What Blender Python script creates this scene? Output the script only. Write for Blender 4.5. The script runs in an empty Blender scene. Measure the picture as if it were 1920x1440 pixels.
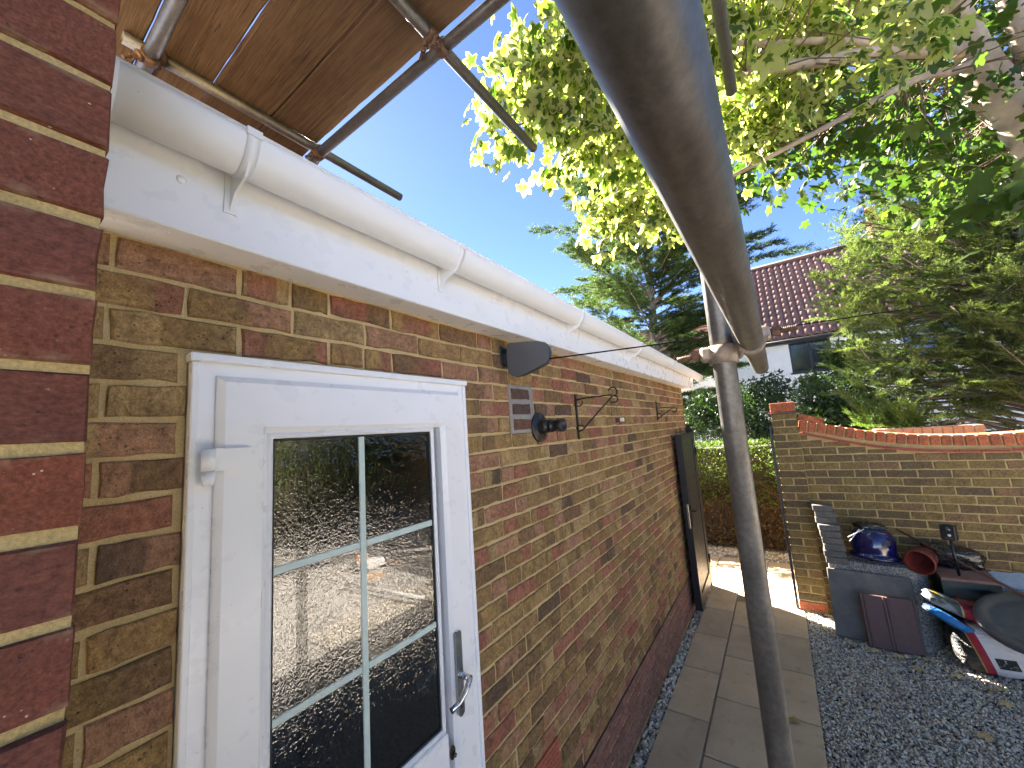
import bpy, math, random
import numpy as np
from mathutils import Vector, Matrix
random.seed(7); rng = np.random.default_rng(7)
S = bpy.context.scene
COL = S.collection
# ------------------------------------------------------------------ camera
RM = np.array([[0.56789913, 0.06627394, 0.82042571],
               [-0.82019213, 0.12924863, 0.55729675],
               [-0.06910465, -0.98939505, 0.12775755]])   # world axes in camera axes (right, down, forward)
FPX = 718.0
EYE = np.array([0, 0, 2.10])
cam = bpy.data.cameras.new('camera'); co = bpy.data.objects.new('camera', cam); COL.objects.link(co)
cam.sensor_width = 36; cam.lens = FPX / 1920 * 36; cam.clip_start = 0.02; cam.clip_end = 800
m = Matrix.Identity(4)
for i in range(3):
    m[i][0] = RM[i, 0]; m[i][1] = -RM[i, 1]; m[i][2] = -RM[i, 2]; m[i][3] = EYE[i]
co.matrix_world = m
S.camera = co
# ------------------------------------------------------------------ sky and sun
SUN_EL, SUN_AZ = 40.0, 28.5          # azimuth from +Y towards +X
w = bpy.data.worlds.new('World'); S.world = w; w.use_nodes = True
nt = w.node_tree; bg = nt.nodes['Background']
sky = nt.nodes.new('ShaderNodeTexSky'); sky.sky_type = 'NISHITA'; sky.sun_disc = False
sky.sun_elevation = math.radians(SUN_EL); sky.sun_rotation = math.radians(SUN_AZ)
sky.altitude = 1500; sky.air_density = 0.32; sky.dust_density = 0.05; sky.ozone_density = 4.0
nt.links.new(sky.outputs[0], bg.inputs[0]); bg.inputs[1].default_value = 0.05
sun = bpy.data.lights.new('sun', 'SUN'); sun.energy = 5.0; sun.angle = math.radians(0.53); sun.color = (1.0, 0.93, 0.82)
so = bpy.data.objects.new('sun', sun); COL.objects.link(so)
SD = Vector((math.cos(math.radians(SUN_EL)) * math.sin(math.radians(SUN_AZ)),
             math.cos(math.radians(SUN_EL)) * math.cos(math.radians(SUN_AZ)), math.sin(math.radians(SUN_EL))))
so.rotation_euler = SD.to_track_quat('Z', 'Y').to_euler(); so.location = (6, 12, 12)
S.view_settings.view_transform = 'Standard'; S.view_settings.look = 'None'; S.view_settings.gamma = 1
S.view_settings.use_curve_mapping = False
S.view_settings.exposure = 3.95
S.view_settings.use_white_balance = True; S.view_settings.white_balance_temperature = 6700; S.view_settings.white_balance_tint = 10
S.render.engine = 'CYCLES'
S.cycles.max_bounces = 8; S.cycles.transparent_max_bounces = 12

# ------------------------------------------------------------------ pixel rays (distance always given by a plane or a range)
def ray(px, py): return RM @ np.array([px - 960, py - 720, FPX])
def PX(px, py, x): r = ray(px, py); return EYE + r * (x / r[0])
def PY(px, py, y): r = ray(px, py); return EYE + r * (y / r[1])
def PZ(px, py, z): r = ray(px, py); return EYE + r * ((z - 2.10) / r[2])
def PR(px, py, d): r = ray(px, py); return EYE + r * (d / np.linalg.norm(r))
def proj(p):
    q = RM.T @ (np.asarray(p, float) - EYE)
    if q[2] <= 0.02: return None
    return 960 + FPX * q[0] / q[2], 720 + FPX * q[1] / q[2]

# ------------------------------------------------------------------ node helpers
def new_mat(name):
    mt = bpy.data.materials.new(name); mt.use_nodes = True
    n = mt.node_tree; b = n.nodes['Principled BSDF']
    return mt, n, b
def N(n, t, **k):
    x = n.nodes.new(t)
    for a, v in k.items(): setattr(x, a, v)
    return x
def L(n, a, b): n.links.new(a, b)
def setin(n, sock, v):
    if hasattr(v, 'is_output') or isinstance(v, bpy.types.NodeSocket): n.links.new(v, sock)
    else: sock.default_value = v
def math_(n, op, a, b=0.0, c=0.0, clamp=False):
    x = N(n, 'ShaderNodeMath', operation=op); x.use_clamp = clamp
    for i, v in enumerate((a, b, c)): setin(n, x.inputs[i], v)
    return x.outputs[0]
def maprange(n, v, a, b, c=0.0, d=1.0):
    x = N(n, 'ShaderNodeMapRange'); setin(n, x.inputs[0], v)
    for i, q in enumerate((a, b, c, d)): x.inputs[i + 1].default_value = q
    return x.outputs[0]
def mix(n, f, a, b, mode='MIX'):
    x = N(n, 'ShaderNodeMix', data_type='RGBA', blend_type=mode)
    setin(n, x.inputs[0], f)
    for i, v in ((6, a), (7, b)):
        if isinstance(v, (tuple, list)): x.inputs[i].default_value = (*v[:3], 1)
        else: n.links.new(v, x.inputs[i])
    return x.outputs[2]
def ramp(n, f, stops, interp='LINEAR'):
    x = N(n, 'ShaderNodeValToRGB'); cr = x.color_ramp; cr.interpolation = interp
    while len(cr.elements) < len(stops): cr.elements.new(0.5)
    for e, (p, c) in zip(cr.elements, stops):
        e.position = p; e.color = (*c[:3], 1) if len(c) >= 3 else (c[0],) * 3 + (1,)
    setin(n, x.inputs[0], f); return x.outputs[0]
def noise(n, vec, scale, detail=4, rough=0.55, dist=0.0, out=0):
    x = N(n, 'ShaderNodeTexNoise'); x.inputs['Scale'].default_value = scale; x.inputs['Detail'].default_value = detail
    x.inputs['Roughness'].default_value = rough; x.inputs['Distortion'].default_value = dist
    if vec is not None: L(n, vec, x.inputs['Vector'])
    return x.outputs[out]
def voro(n, vec, scale, feature='F1', out='Distance'):
    x = N(n, 'ShaderNodeTexVoronoi', feature=feature); x.inputs['Scale'].default_value = scale
    if vec is not None: L(n, vec, x.inputs['Vector'])
    return x.outputs[out]
def bump(n, b, h, strength=0.5, dist=0.002, normal=None):
    x = N(n, 'ShaderNodeBump'); x.inputs['Strength'].default_value = strength; x.inputs['Distance'].default_value = dist
    L(n, h, x.inputs['Height'])
    if normal is not None: L(n, normal, x.inputs['Normal'])
    if b is not None: L(n, x.outputs[0], b.inputs['Normal'])
    return x.outputs[0]
def objco(n): return N(n, 'ShaderNodeTexCoord').outputs['Object']
def posco(n): return N(n, 'ShaderNodeNewGeometry').outputs['Position']
def stretch(n, v, s):
    x = N(n, 'ShaderNodeMapping'); x.inputs['Scale'].default_value = s; L(n, v, x.inputs[0]); return x.outputs[0]
def plain(name, col, rough=0.6, metal=0.0, var=0.12, nscale=20, bstr=0.0, bscale=80, bdist=0.001, spec=0.5, streak=None):
    mt, n, b = new_mat(name); v = posco(n)
    if streak: v = stretch(n, v, streak)
    f = noise(n, v, nscale, 5, 0.6)
    d = tuple(c * (1 - var) for c in col); l = tuple(min(1, c * (1 + var)) for c in col)
    c = ramp(n, f, [(0.3, d), (0.7, l)])
    L(n, c, b.inputs['Base Color']); b.inputs['Metallic'].default_value = metal
    b.inputs['Specular IOR Level'].default_value = spec
    r = maprange(n, noise(n, v, nscale * 2.3, 3), 0.3, 0.7, max(0.02, rough - 0.1), min(1, rough + 0.1)); L(n, r, b.inputs['Roughness'])
    if bstr: bump(n, b, noise(n, v, bscale, 5, 0.65), bstr, bdist)
    return mt

# ------------------------------------------------------------------ materials
M = {}
def brick_mat(name, palette, palette2, joined, band=True, speck=False, pit=0.5):
    mt, n, b = new_mat(name)
    if joined:
        lo = N(n, 'ShaderNodeAttribute', attribute_name='bloc').outputs['Vector']
        rn = N(n, 'ShaderNodeAttribute', attribute_name='brnd').outputs['Fac']
    else:
        lo = objco(n); rn = N(n, 'ShaderNodeObjectInfo').outputs['Random']
    r2 = math_(n, 'FRACT', math_(n, 'MULTIPLY', rn, 17.31)); r3 = math_(n, 'FRACT', math_(n, 'MULTIPLY', rn, 61.7))
    off = N(n, 'ShaderNodeVectorMath', operation='SCALE'); off.inputs[0].default_value = (31, 47, 19); L(n, rn, off.inputs['Scale'])
    add = N(n, 'ShaderNodeVectorMath', operation='ADD'); L(n, lo, add.inputs[0]); L(n, off.outputs[0], add.inputs[1]); v = add.outputs[0]
    k = len(palette)
    c = ramp(n, rn, [(i / k, p) for i, p in enumerate(palette)], 'CONSTANT')
    k2 = len(palette2)
    c2 = ramp(n, r2, [(i / k2, p) for i, p in enumerate(palette2)], 'CONSTANT')
    sx = N(n, 'ShaderNodeSeparateXYZ'); L(n, lo, sx.inputs[0])
    if band:
        nz = noise(n, v, 22, 3)
        t = math_(n, 'ABSOLUTE', math_(n, 'ADD', sx.outputs[0], math_(n, 'MULTIPLY', math_(n, 'SUBTRACT', r3, 0.5), 0.12)))
        t = math_(n, 'ADD', t, math_(n, 'MULTIPLY', math_(n, 'SUBTRACT', nz, 0.5), 0.02))
        msk = maprange(n, t, 0.060, 0.070)
        msk = math_(n, 'MULTIPLY', msk, math_(n, 'GREATER_THAN', r2, 0.38))
        msk = math_(n, 'MULTIPLY', msk, 0.85)
        c = mix(n, msk, c, c2)
    cl = noise(n, v, 14, 5, 0.6)
    c = mix(n, maprange(n, cl, 0.35, 0.72, 0, 0.25 if speck else 0.8), c, mix(n, 0.65, c2, (0.09, 0.06, 0.038)))
    g = noise(n, v, 260, 4, 0.7)
    c = mix(n, 1.0, c, ramp(n, g, [(0.3, (0.55,) * 3), (0.7, (1.35,) * 3)]), 'MULTIPLY')
    md = noise(n, v, 55, 4, 0.65)
    c = mix(n, 1.0, c, ramp(n, md, [(0.32, (0.86 if speck else 0.66,) * 3), (0.62, (1.08 if speck else 1.28,) * 3)]), 'MULTIPLY')
    # pits
    pv = voro(n, v, 95); pn = noise(n, v, 30, 2)
    pits = math_(n, 'MULTIPLY', maprange(n, pv, 0.24, 0.14), maprange(n, pn, 0.52, 0.60), clamp=True)
    c = mix(n, math_(n, 'MULTIPLY', pits, pit), c, (0.02, 0.014, 0.012))
    if speck:
        sp = voro(n, v, 150); sn = noise(n, v, 55, 2)
        s1 = math_(n, 'MULTIPLY', maprange(n, sp, 0.16, 0.10), maprange(n, sn, 0.60, 0.66), clamp=True)
        c = mix(n, math_(n, 'MULTIPLY', s1, 0.7), c, (0.62, 0.48, 0.42))
        rb = noise(n, v, 9, 3)
        c = mix(n, maprange(n, rb, 0.66, 0.78, 0, 0.8), c, (0.42, 0.075, 0.03))
    # limey smear near the arris
    ef = noise(n, v, 45, 4)
    zz = math_(n, 'ABSOLUTE', sx.outputs[2])
    ed = math_(n, 'MULTIPLY', maprange(n, zz, 0.022, 0.034), maprange(n, ef, 0.5, 0.68), clamp=True)
    c = mix(n, math_(n, 'MULTIPLY', ed, 0.42), c, (0.42, 0.33, 0.20))
    L(n, c, b.inputs['Base Color']); b.inputs['Roughness'].default_value = 0.88; b.inputs['Specular IOR Level'].default_value = 0.25
    h = math_(n, 'ADD', math_(n, 'MULTIPLY', noise(n, v, 160, 6, 0.7), 0.5), math_(n, 'ADD', math_(n, 'MULTIPLY', noise(n, v, 30, 4), 0.9), math_(n, 'MULTIPLY', pits, -1.2)))
    bump(n, b, h, 0.8 if not speck else 0.4, 0.005)
    return mt
OL = (0.34, 0.215, 0.082); OL2 = (0.265, 0.165, 0.062); RD = (0.34, 0.138, 0.084); RD2 = (0.285, 0.108, 0.068); DK = (0.10, 0.068, 0.045); PK = (0.38, 0.20, 0.115); BR = (0.20, 0.12, 0.056); SD_ = (0.41, 0.275, 0.12)
PAL = [OL, BR, SD_, OL2, RD, OL, BR, PK, OL2, OL, SD_, DK, PK, OL2, OL, RD2]
PAL2 = [RD, OL2, RD2, OL, PK, RD, BR, SD_]
M['brick'] = brick_mat('multi_stock_brick', PAL, PAL2, False)
M['brick_far'] = brick_mat('multi_stock_brick_far', PAL, PAL2, True)
RP = [(0.150, 0.050, 0.029), (0.138, 0.046, 0.029), (0.165, 0.051, 0.027), (0.128, 0.044, 0.030)]
M['redbrick'] = brick_mat('smooth_red_brick', RP, RP, False, band=False, speck=True, pit=0.45)
PL = [(0.27, 0.13, 0.10), (0.30, 0.14, 0.11), (0.25, 0.12, 0.09), (0.23, 0.115, 0.095), (0.28, 0.15, 0.115)]
M['plinth'] = brick_mat('plinth_brick', PL, PL, False, band=False)
M['plinth_far'] = brick_mat('plinth_brick_far', PL, PL, True, band=False)
GP = [(0.22, 0.155, 0.058), (0.16, 0.115, 0.055), (0.12, 0.09, 0.05), (0.20, 0.145, 0.06), (0.24, 0.168, 0.064), (0.14, 0.102, 0.052), (0.23, 0.14, 0.07)]
M['gbrick'] = brick_mat('garden_wall_brick', GP, GP, False, band=False)
M['gbrick_far'] = brick_mat('garden_wall_brick_far', GP, GP, True, band=False)
CP = [(0.46, 0.125, 0.055), (0.42, 0.11, 0.05), (0.50, 0.14, 0.06), (0.38, 0.105, 0.055)]
M['coping'] = brick_mat('orange_coping_brick', CP, CP, False, band=False, pit=0.3)
DP = [(0.105, 0.062, 0.05), (0.095, 0.058, 0.052), (0.15, 0.075, 0.05)]
M['darkbrick'] = brick_mat('dark_patch_brick', DP, DP, False, band=False)
def mortar_mat(name, c0, c1, st=0.6):
    mt, n, b = new_mat(name); v = posco(n)
    f = noise(n, v, 12, 5, 0.6); g = noise(n, v, 300, 4, 0.7)
    c = ramp(n, f, [(0.3, c0), (0.7, c1)])
    c = mix(n, 1.0, c, ramp(n, g, [(0.3, (0.72,) * 3), (0.7, (1.2,) * 3)]), 'MULTIPLY')
    d = math_(n, 'MULTIPLY', maprange(n, voro(n, v, 90), 0.2, 0.1), maprange(n, noise(n, v, 25), 0.55, 0.65), clamp=True)
    c = mix(n, math_(n, 'MULTIPLY', d, 0.7), c, (0.06, 0.045, 0.03))
    L(n, c, b.inputs['Base Color']); b.inputs['Roughness'].default_value = 0.95; b.inputs['Specular IOR Level'].default_value = 0.15
    h = math_(n, 'ADD', math_(n, 'MULTIPLY', g, 0.5), noise(n, v, 35, 4)); bump(n, b, h, st, 0.006)
    return mt
M['mortar'] = mortar_mat('tan_mortar', (0.50, 0.37, 0.17), (0.64, 0.48, 0.24))
M['mortar_y'] = mortar_mat('yellow_mortar', (0.38, 0.28, 0.115), (0.50, 0.375, 0.17))
M['mortar_grey'] = mortar_mat('grey_mortar', (0.26, 0.235, 0.215), (0.36, 0.33, 0.30))
M['mortar_garden'] = mortar_mat('garden_mortar', (0.38, 0.28, 0.125), (0.50, 0.375, 0.18))
def upvc(name, col, rough):
    mt, n, b = new_mat(name); v = posco(n)
    f = noise(n, v, 6, 5, 0.6); c = ramp(n, f, [(0.35, tuple(x * 0.975 for x in col)), (0.65, col)])
    d = math_(n, 'MULTIPLY', maprange(n, voro(n, v, 42), 0.06, 0.03), maprange(n, noise(n, v, 7, 2), 0.58, 0.62), clamp=True)
    c = mix(n, math_(n, 'MULTIPLY', d, 0.6), c, (0.15, 0.13, 0.1))
    st = noise(n, stretch(n, v, (3, 3, 40)), 4, 4)
    c = mix(n, maprange(n, st, 0.62, 0.85, 0, 0.03), c, (0.45, 0.40, 0.32))
    L(n, c, b.inputs['Base Color'])
    L(n, maprange(n, noise(n, v, 18), 0.3, 0.7, rough - 0.06, rough + 0.08), b.inputs['Roughness'])
    bump(n, b, noise(n, v, 9, 2), 0.05, 0.004)
    return mt
M['upvc'] = upvc('white_upvc', (0.86, 0.86, 0.855), 0.30)
M['gutter'] = upvc('white_gutter_plastic', (0.85, 0.845, 0.83), 0.38)
M['seal'] = plain('black_rubber_seal', (0.02, 0.02, 0.02), 0.6)
M['bar'] = plain('pale_glazing_bar', (0.55, 0.66, 0.60), 0.4, var=0.04)
def glass_mat():
    mt, n, b = new_mat('obscure_door_glass'); v = objco(n)
    d = noise(n, v, 26, 3, 0.6, out=1)
    sub = N(n, 'ShaderNodeVectorMath', operation='SUBTRACT'); L(n, d, sub.inputs[0]); sub.inputs[1].default_value = (0.5, 0.5, 0.5)
    sc = N(n, 'ShaderNodeVectorMath', operation='SCALE'); L(n, sub.outputs[0], sc.inputs[0]); sc.inputs['Scale'].default_value = 0.03
    ad = N(n, 'ShaderNodeVectorMath', operation='ADD'); L(n, v, ad.inputs[0]); L(n, sc.outputs[0], ad.inputs[1])
    vv = stretch(n, ad.outputs[0], (1.0, 1.0, 0.75))
    h = math_(n, 'SMOOTH_MIN', voro(n, vv, 105, 'DISTANCE_TO_EDGE'), 0.42, 0.2)
    h = math_(n, 'ADD', h, math_(n, 'MULTIPLY', noise(n, v, 150, 2), 0.25))
    bn = bump(n, None, h, 0.34, 0.0026)
    out = n.nodes['Material Output']; n.nodes.remove(b)
    gl = N(n, 'ShaderNodeBsdfGlossy'); gl.inputs['Roughness'].default_value = 0.03; gl.inputs['Color'].default_value = (1, 1, 1, 1); L(n, bn, gl.inputs['Normal'])
    gl2 = N(n, 'ShaderNodeBsdfGlossy'); gl2.inputs['Roughness'].default_value = 0.01
    gm = N(n, 'ShaderNodeMixShader'); gm.inputs[0].default_value = 0.32; L(n, gl.outputs[0], gm.inputs[1]); L(n, gl2.outputs[0], gm.inputs[2])
    tr = N(n, 'ShaderNodeBsdfRefraction'); tr.inputs['IOR'].default_value = 1.15; tr.inputs['Roughness'].default_value = 0.15; tr.inputs['Color'].default_value = (0.7, 0.75, 0.7, 1); L(n, bn, tr.inputs['Normal'])
    fr = N(n, 'ShaderNodeFresnel'); fr.inputs['IOR'].default_value = 2.5
    mx = N(n, 'ShaderNodeMixShader'); L(n, fr.outputs[0], mx.inputs[0]); L(n, tr.outputs[0], mx.inputs[1]); L(n, gm.outputs[0], mx.inputs[2])
    L(n, mx.outputs[0], out.inputs[0])
    return mt
M['glass'] = glass_mat()
M['room'] = plain('dark_interior', (0.06, 0.055, 0.05), 0.9)
M['chrome'] = plain('chrome', (0.72, 0.72, 0.72), 0.14, 1.0, var=0.05)
M['darkmetal'] = plain('dark_lock_metal', (0.10, 0.09, 0.08), 0.35, 0.9)
def galv():
    mt, n, b = new_mat('galvanised_tube'); v = posco(n)
    f = noise(n, v, 13, 6, 0.7); f2 = noise(n, v, 90, 5, 0.7)
    c = ramp(n, f, [(0.25, (0.115, 0.108, 0.098)), (0.5, (0.155, 0.148, 0.138)), (0.78, (0.21, 0.203, 0.193))])
    c = mix(n, 1.0, c, ramp(n, f2, [(0.3, (0.7,) * 3), (0.7, (1.2,) * 3)]), 'MULTIPLY')
    c = mix(n, maprange(n, noise(n, v, 16, 4), 0.62, 0.76, 0, 0.3), c, (0.11, 0.085, 0.065))
    L(n, c, b.inputs['Base Color']); b.inputs['Metallic'].default_value = 0.75
    L(n, maprange(n, f, 0.3, 0.7, 0.36, 0.58), b.inputs['Roughness'])
    bump(n, b, f2, 0.12, 0.001); return mt
M['galv'] = galv()
M['rust'] = plain('rusty_coupler_steel', (0.13, 0.075, 0.05), 0.7, 0.4, var=0.5, nscale=60, bstr=0.5, bscale=160)
M['rustpale'] = plain('worn_coupler_steel', (0.28, 0.23, 0.185), 0.55, 0.5, var=0.4, nscale=50, bstr=0.4, bscale=150)
def wood(name, c0, c1, c2, axis):
    mt, n, b = new_mat(name); v0 = objco(n); rn = N(n, 'ShaderNodeObjectInfo').outputs['Random']
    off = N(n, 'ShaderNodeVectorMath', operation='SCALE'); off.inputs[0].default_value = (3, 7, 5); L(n, rn, off.inputs['Scale'])
    add = N(n, 'ShaderNodeVectorMath', operation='ADD'); L(n, v0, add.inputs[0]); L(n, off.outputs[0], add.inputs[1]); v0 = add.outputs[0]
    v = stretch(n, v0, axis)
    g = noise(n, v, 7, 6, 0.62, 1.2); k = noise(n, v0, 5, 4)
    fine = noise(n, v, 40, 3)
    c = ramp(n, g, [(0.25, c0), (0.5, c1), (0.75, c2)])
    c = mix(n, maprange(n, k, 0.45, 0.7, 0, 0.5), c, tuple(x * 0.6 for x in c1))
    c = mix(n, 1.0, c, ramp(n, rn, [(0.0, (0.75, 0.72, 0.70)), (1.0, (1.18, 1.14, 1.08))]), 'MULTIPLY')
    c = mix(n, 1.0, c, ramp(n, fine, [(0.35, (0.72,) * 3), (0.65, (1.15,) * 3)]), 'MULTIPLY')
    cr = noise(n, stretch(n, v0, (1.6 * axis[0], axis[1] * 0.7, axis[2])), 3.2, 4, 0.5, 0.8)
    crk = math_(n, 'MULTIPLY', maprange(n, math_(n, 'ABSOLUTE', math_(n, 'SUBTRACT', cr, 0.5)), 0.012, 0.003), maprange(n, noise(n, v0, 3.0, 2), 0.5, 0.6), clamp=True)
    c = mix(n, math_(n, 'MULTIPLY', crk, 0.85), c, (0.015, 0.01, 0.007))
    L(n, c, b.inputs['Base Color']); b.inputs['Roughness'].default_value = 0.85; b.inputs['Specular IOR Level'].default_value = 0.2
    h = math_(n, 'SUBTRACT', math_(n, 'MULTIPLY', fine, 0.5), crk); bump(n, b, h, 0.5, 0.003)
    return mt
M['board'] = wood('weathered_scaffold_board', (0.080, 0.050, 0.030), (0.135, 0.086, 0.050), (0.195, 0.135, 0.084), (16, 0.28, 16))
M['iron'] = plain('black_wrought_iron', (0.012, 0.012, 0.013), 0.5, 0.3)
M['blackpl'] = plain('black_plastic', (0.014, 0.014, 0.015), 0.38)
M['greypl'] = plain('grey_plastic_casing', (0.105, 0.11, 0.115), 0.42, var=0.05, nscale=8)
M['wire'] = plain('dark_washing_line', (0.008, 0.008, 0.009), 0.8, spec=0.1)
M['gate'] = plain('anthracite_gate', (0.018, 0.019, 0.021), 0.45, var=0.05, spec=0.35)
M['gate_edge'] = plain('black_gate_edge', (0.012, 0.013, 0.016), 0.4)
M['terracotta'] = plain('terracotta', (0.36, 0.10, 0.06), 0.85, var=0.15, nscale=50, bstr=0.3)
def paving():
    mt, n, b = new_mat('paving_slab'); v = posco(n); rn = N(n, 'ShaderNodeObjectInfo').outputs['Random']
    f = noise(n, v, 3.5, 6, 0.6); g = noise(n, v, 220, 4, 0.7)
    c = ramp(n, f, [(0.3, (0.47, 0.36, 0.245)), (0.7, (0.60, 0.47, 0.33))])
    c = mix(n, 1.0, c, ramp(n, rn, [(0.0, (0.86, 0.87, 0.88)), (1.0, (1.08, 1.06, 1.03))]), 'MULTIPLY')
    c = mix(n, 1.0, c, ramp(n, g, [(0.3, (0.8,) * 3), (0.7, (1.15,) * 3)]), 'MULTIPLY')
    s = noise(n, v, 11, 4); c = mix(n, maprange(n, s, 0.58, 0.75, 0, 0.35), c, (0.16, 0.13, 0.10))
    d = math_(n, 'MULTIPLY', maprange(n, voro(n, v, 26), 0.07, 0.04), maprange(n, noise(n, v, 5, 2), 0.5, 0.56), clamp=True)
    c = mix(n, math_(n, 'MULTIPLY', d, 0.8), c, (0.07, 0.05, 0.035))
    L(n, c, b.inputs['Base Color']); b.inputs['Roughness'].default_value = 0.85; b.inputs['Specular IOR Level'].default_value = 0.25
    bump(n, b, math_(n, 'ADD', g, noise(n, v, 14, 4)), 0.22, 0.004); return mt
M['paving'] = paving()
def gravel_mat():
    mt, n, b = new_mat('limestone_chippings'); a = N(n, 'ShaderNodeAttribute', attribute_name='brnd').outputs['Fac']; v = posco(n)
    c = ramp(n, a, [(0, (0.22, 0.20, 0.17)), (0.25, (0.42, 0.385, 0.325)), (0.55, (0.60, 0.55, 0.465)), (0.8, (0.74, 0.68, 0.585)), (0.92, (0.80, 0.73, 0.62)), (0.97, (0.40, 0.28, 0.20))])
    c = mix(n, 1.0, c, ramp(n, noise(n, v, 190, 4, 0.7), [(0.3, (0.72,) * 3), (0.7, (1.2,) * 3)]), 'MULTIPLY')
    L(n, c, b.inputs['Base Color']); b.inputs['Roughness'].default_value = 0.85; b.inputs['Specular IOR Level'].default_value = 0.25
    bump(n, b, noise(n, v, 240, 4), 0.3, 0.002); return mt
M['gravel'] = gravel_mat()
def ground_mat():
    mt, n, b = new_mat('gravelly_ground'); v = posco(n)
    vc = N(n, 'ShaderNodeTexVoronoi'); vc.inputs['Scale'].default_value = 55; L(n, v, vc.inputs['Vector'])
    s = N(n, 'ShaderNodeSeparateColor'); L(n, vc.outputs['Color'], s.inputs[0])
    c = ramp(n, s.outputs[0], [(0, (0.30, 0.285, 0.27)), (0.5, (0.52, 0.49, 0.46)), (1, (0.68, 0.64, 0.60))])
    c = mix(n, maprange(n, vc.outputs['Distance'], 0.45, 0.7), c, (0.05, 0.045, 0.04))
    L(n, c, b.inputs['Base Color']); b.inputs['Roughness'].default_value = 0.9
    bump(n, b, math_(n, 'MULTIPLY', vc.outputs['Distance'], -1.0), 0.9, 0.012); return mt
M['ground'] = ground_mat()
M['joint'] = plain('sandy_joint', (0.19, 0.155, 0.12), 0.95, var=0.3, nscale=60, bstr=0.4)
M['hedge_core'] = plain('dark_hedge_core', (0.06, 0.045, 0.03), 0.95, var=0.4, nscale=30, bstr=0.6)  # dark colour for the cores added inside the hedges
def leafmat(name, cols, edge=None, transl=0.5, rough=0.45):
    # attribute 'leaf' = (edge factor, random, random2)
    mt, n, b = new_mat(name); at = N(n, 'ShaderNodeAttribute', attribute_name='leaf')
    s = N(n, 'ShaderNodeSeparateColor'); L(n, at.outputs['Color'], s.inputs[0])
    k = len(cols); c = ramp(n, s.outputs[1], [(i / max(1, k - 1), p) for i, p in enumerate(cols)])
    if edge:
        e = math_(n, 'ADD', s.outputs[0], math_(n, 'MULTIPLY', math_(n, 'SUBTRACT', noise(n, posco(n), 60, 2), 0.5), 0.5))
        e = math_(n, 'ADD', e, math_(n, 'MULTIPLY', math_(n, 'SUBTRACT', s.outputs[2], 0.5), 0.5))
        c = mix(n, maprange(n, e, 0.46, 0.58), c, edge)
    out = n.nodes['Material Output']
    L(n, c, b.inputs['Base Color']); b.inputs['Roughness'].default_value = rough; b.inputs['Specular IOR Level'].default_value = 0.3
    t = N(n, 'ShaderNodeBsdfTranslucent'); tc = mix(n, 1.0, c, (1.0, 1.25, 0.5), 'MULTIPLY'); L(n, tc, t.inputs['Color'])
    mx = N(n, 'ShaderNodeMixShader'); mx.inputs[0].default_value = transl
    L(n, b.outputs[0], mx.inputs[1]); L(n, t.outputs[0], mx.inputs[2]); L(n, mx.outputs[0], out.inputs[0])
    return mt
M['leaf_var'] = leafmat('variegated_maple_leaf', [(0.060, 0.098, 0.019), (0.095, 0.135, 0.026), (0.048, 0.082, 0.017)], (0.37, 0.355, 0.16), 0.62)
M['leaf_green'] = leafmat('green_maple_leaf', [(0.0360, 0.0640, 0.0144), (0.0520, 0.0880, 0.0176), (0.0400, 0.0720, 0.0224), (0.0880, 0.1200, 0.0224)], None, 0.6, 0.4)
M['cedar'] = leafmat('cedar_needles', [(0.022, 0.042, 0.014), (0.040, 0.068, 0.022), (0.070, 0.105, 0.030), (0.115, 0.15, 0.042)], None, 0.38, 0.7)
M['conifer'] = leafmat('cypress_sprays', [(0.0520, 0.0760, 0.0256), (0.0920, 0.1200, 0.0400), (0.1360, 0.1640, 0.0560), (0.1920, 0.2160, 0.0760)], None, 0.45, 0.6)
M['shrub'] = leafmat('shrub_leaves', [(0.03, 0.055, 0.025), (0.05, 0.085, 0.03), (0.08, 0.12, 0.04)], None, 0.3, 0.4)
M['hedge'] = leafmat('hedge_leaves', [(0.0360, 0.0640, 0.0120), (0.0720, 0.1120, 0.0200), (0.1200, 0.1600, 0.0280)], None, 0.4, 0.5)
M['hedge_dead'] = leafmat('dead_hedge_twigs', [(0.0638, 0.0357, 0.0187), (0.1062, 0.0612, 0.0298), (0.0850, 0.0527, 0.0289), (0.0425, 0.0382, 0.0170)], None, 0.15, 0.8)
M['litter'] = leafmat('fallen_leaf', [(0.52, 0.43, 0.19), (0.58, 0.50, 0.27), (0.40, 0.25, 0.11)], None, 0.05, 0.6)
def bark(name, c0, c1, ring):
    mt, n, b = new_mat(name); v = posco(n)
    f = noise(n, v, 7, 6, 0.65); c = ramp(n, f, [(0.3, c0), (0.7, c1)])
    if ring:
        r = noise(n, stretch(n, v, (4, 4, 26)), 2.2, 3); c = mix(n, maprange(n, r, 0.62, 0.72, 0, 0.6), c, tuple(x * 0.35 for x in c0))
    L(n, c, b.inputs['Base Color']); b.inputs['Roughness'].default_value = 0.85
    bump(n, b, noise(n, v, 55, 5, 0.7), 0.5, 0.006); return mt
M['bark'] = bark('pale_maple_bark', (0.25, 0.19, 0.14), (0.42, 0.34, 0.26), True)
M['twig'] = plain('thin_brown_twig', (0.14, 0.095, 0.06), 0.8)
M['bark2'] = bark('conifer_bark', (0.13, 0.105, 0.085), (0.24, 0.20, 0.17), False)
M['render'] = plain('white_render', (0.74, 0.74, 0.72), 0.9, var=0.05, nscale=3, bstr=0.2, bscale=60)
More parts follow.
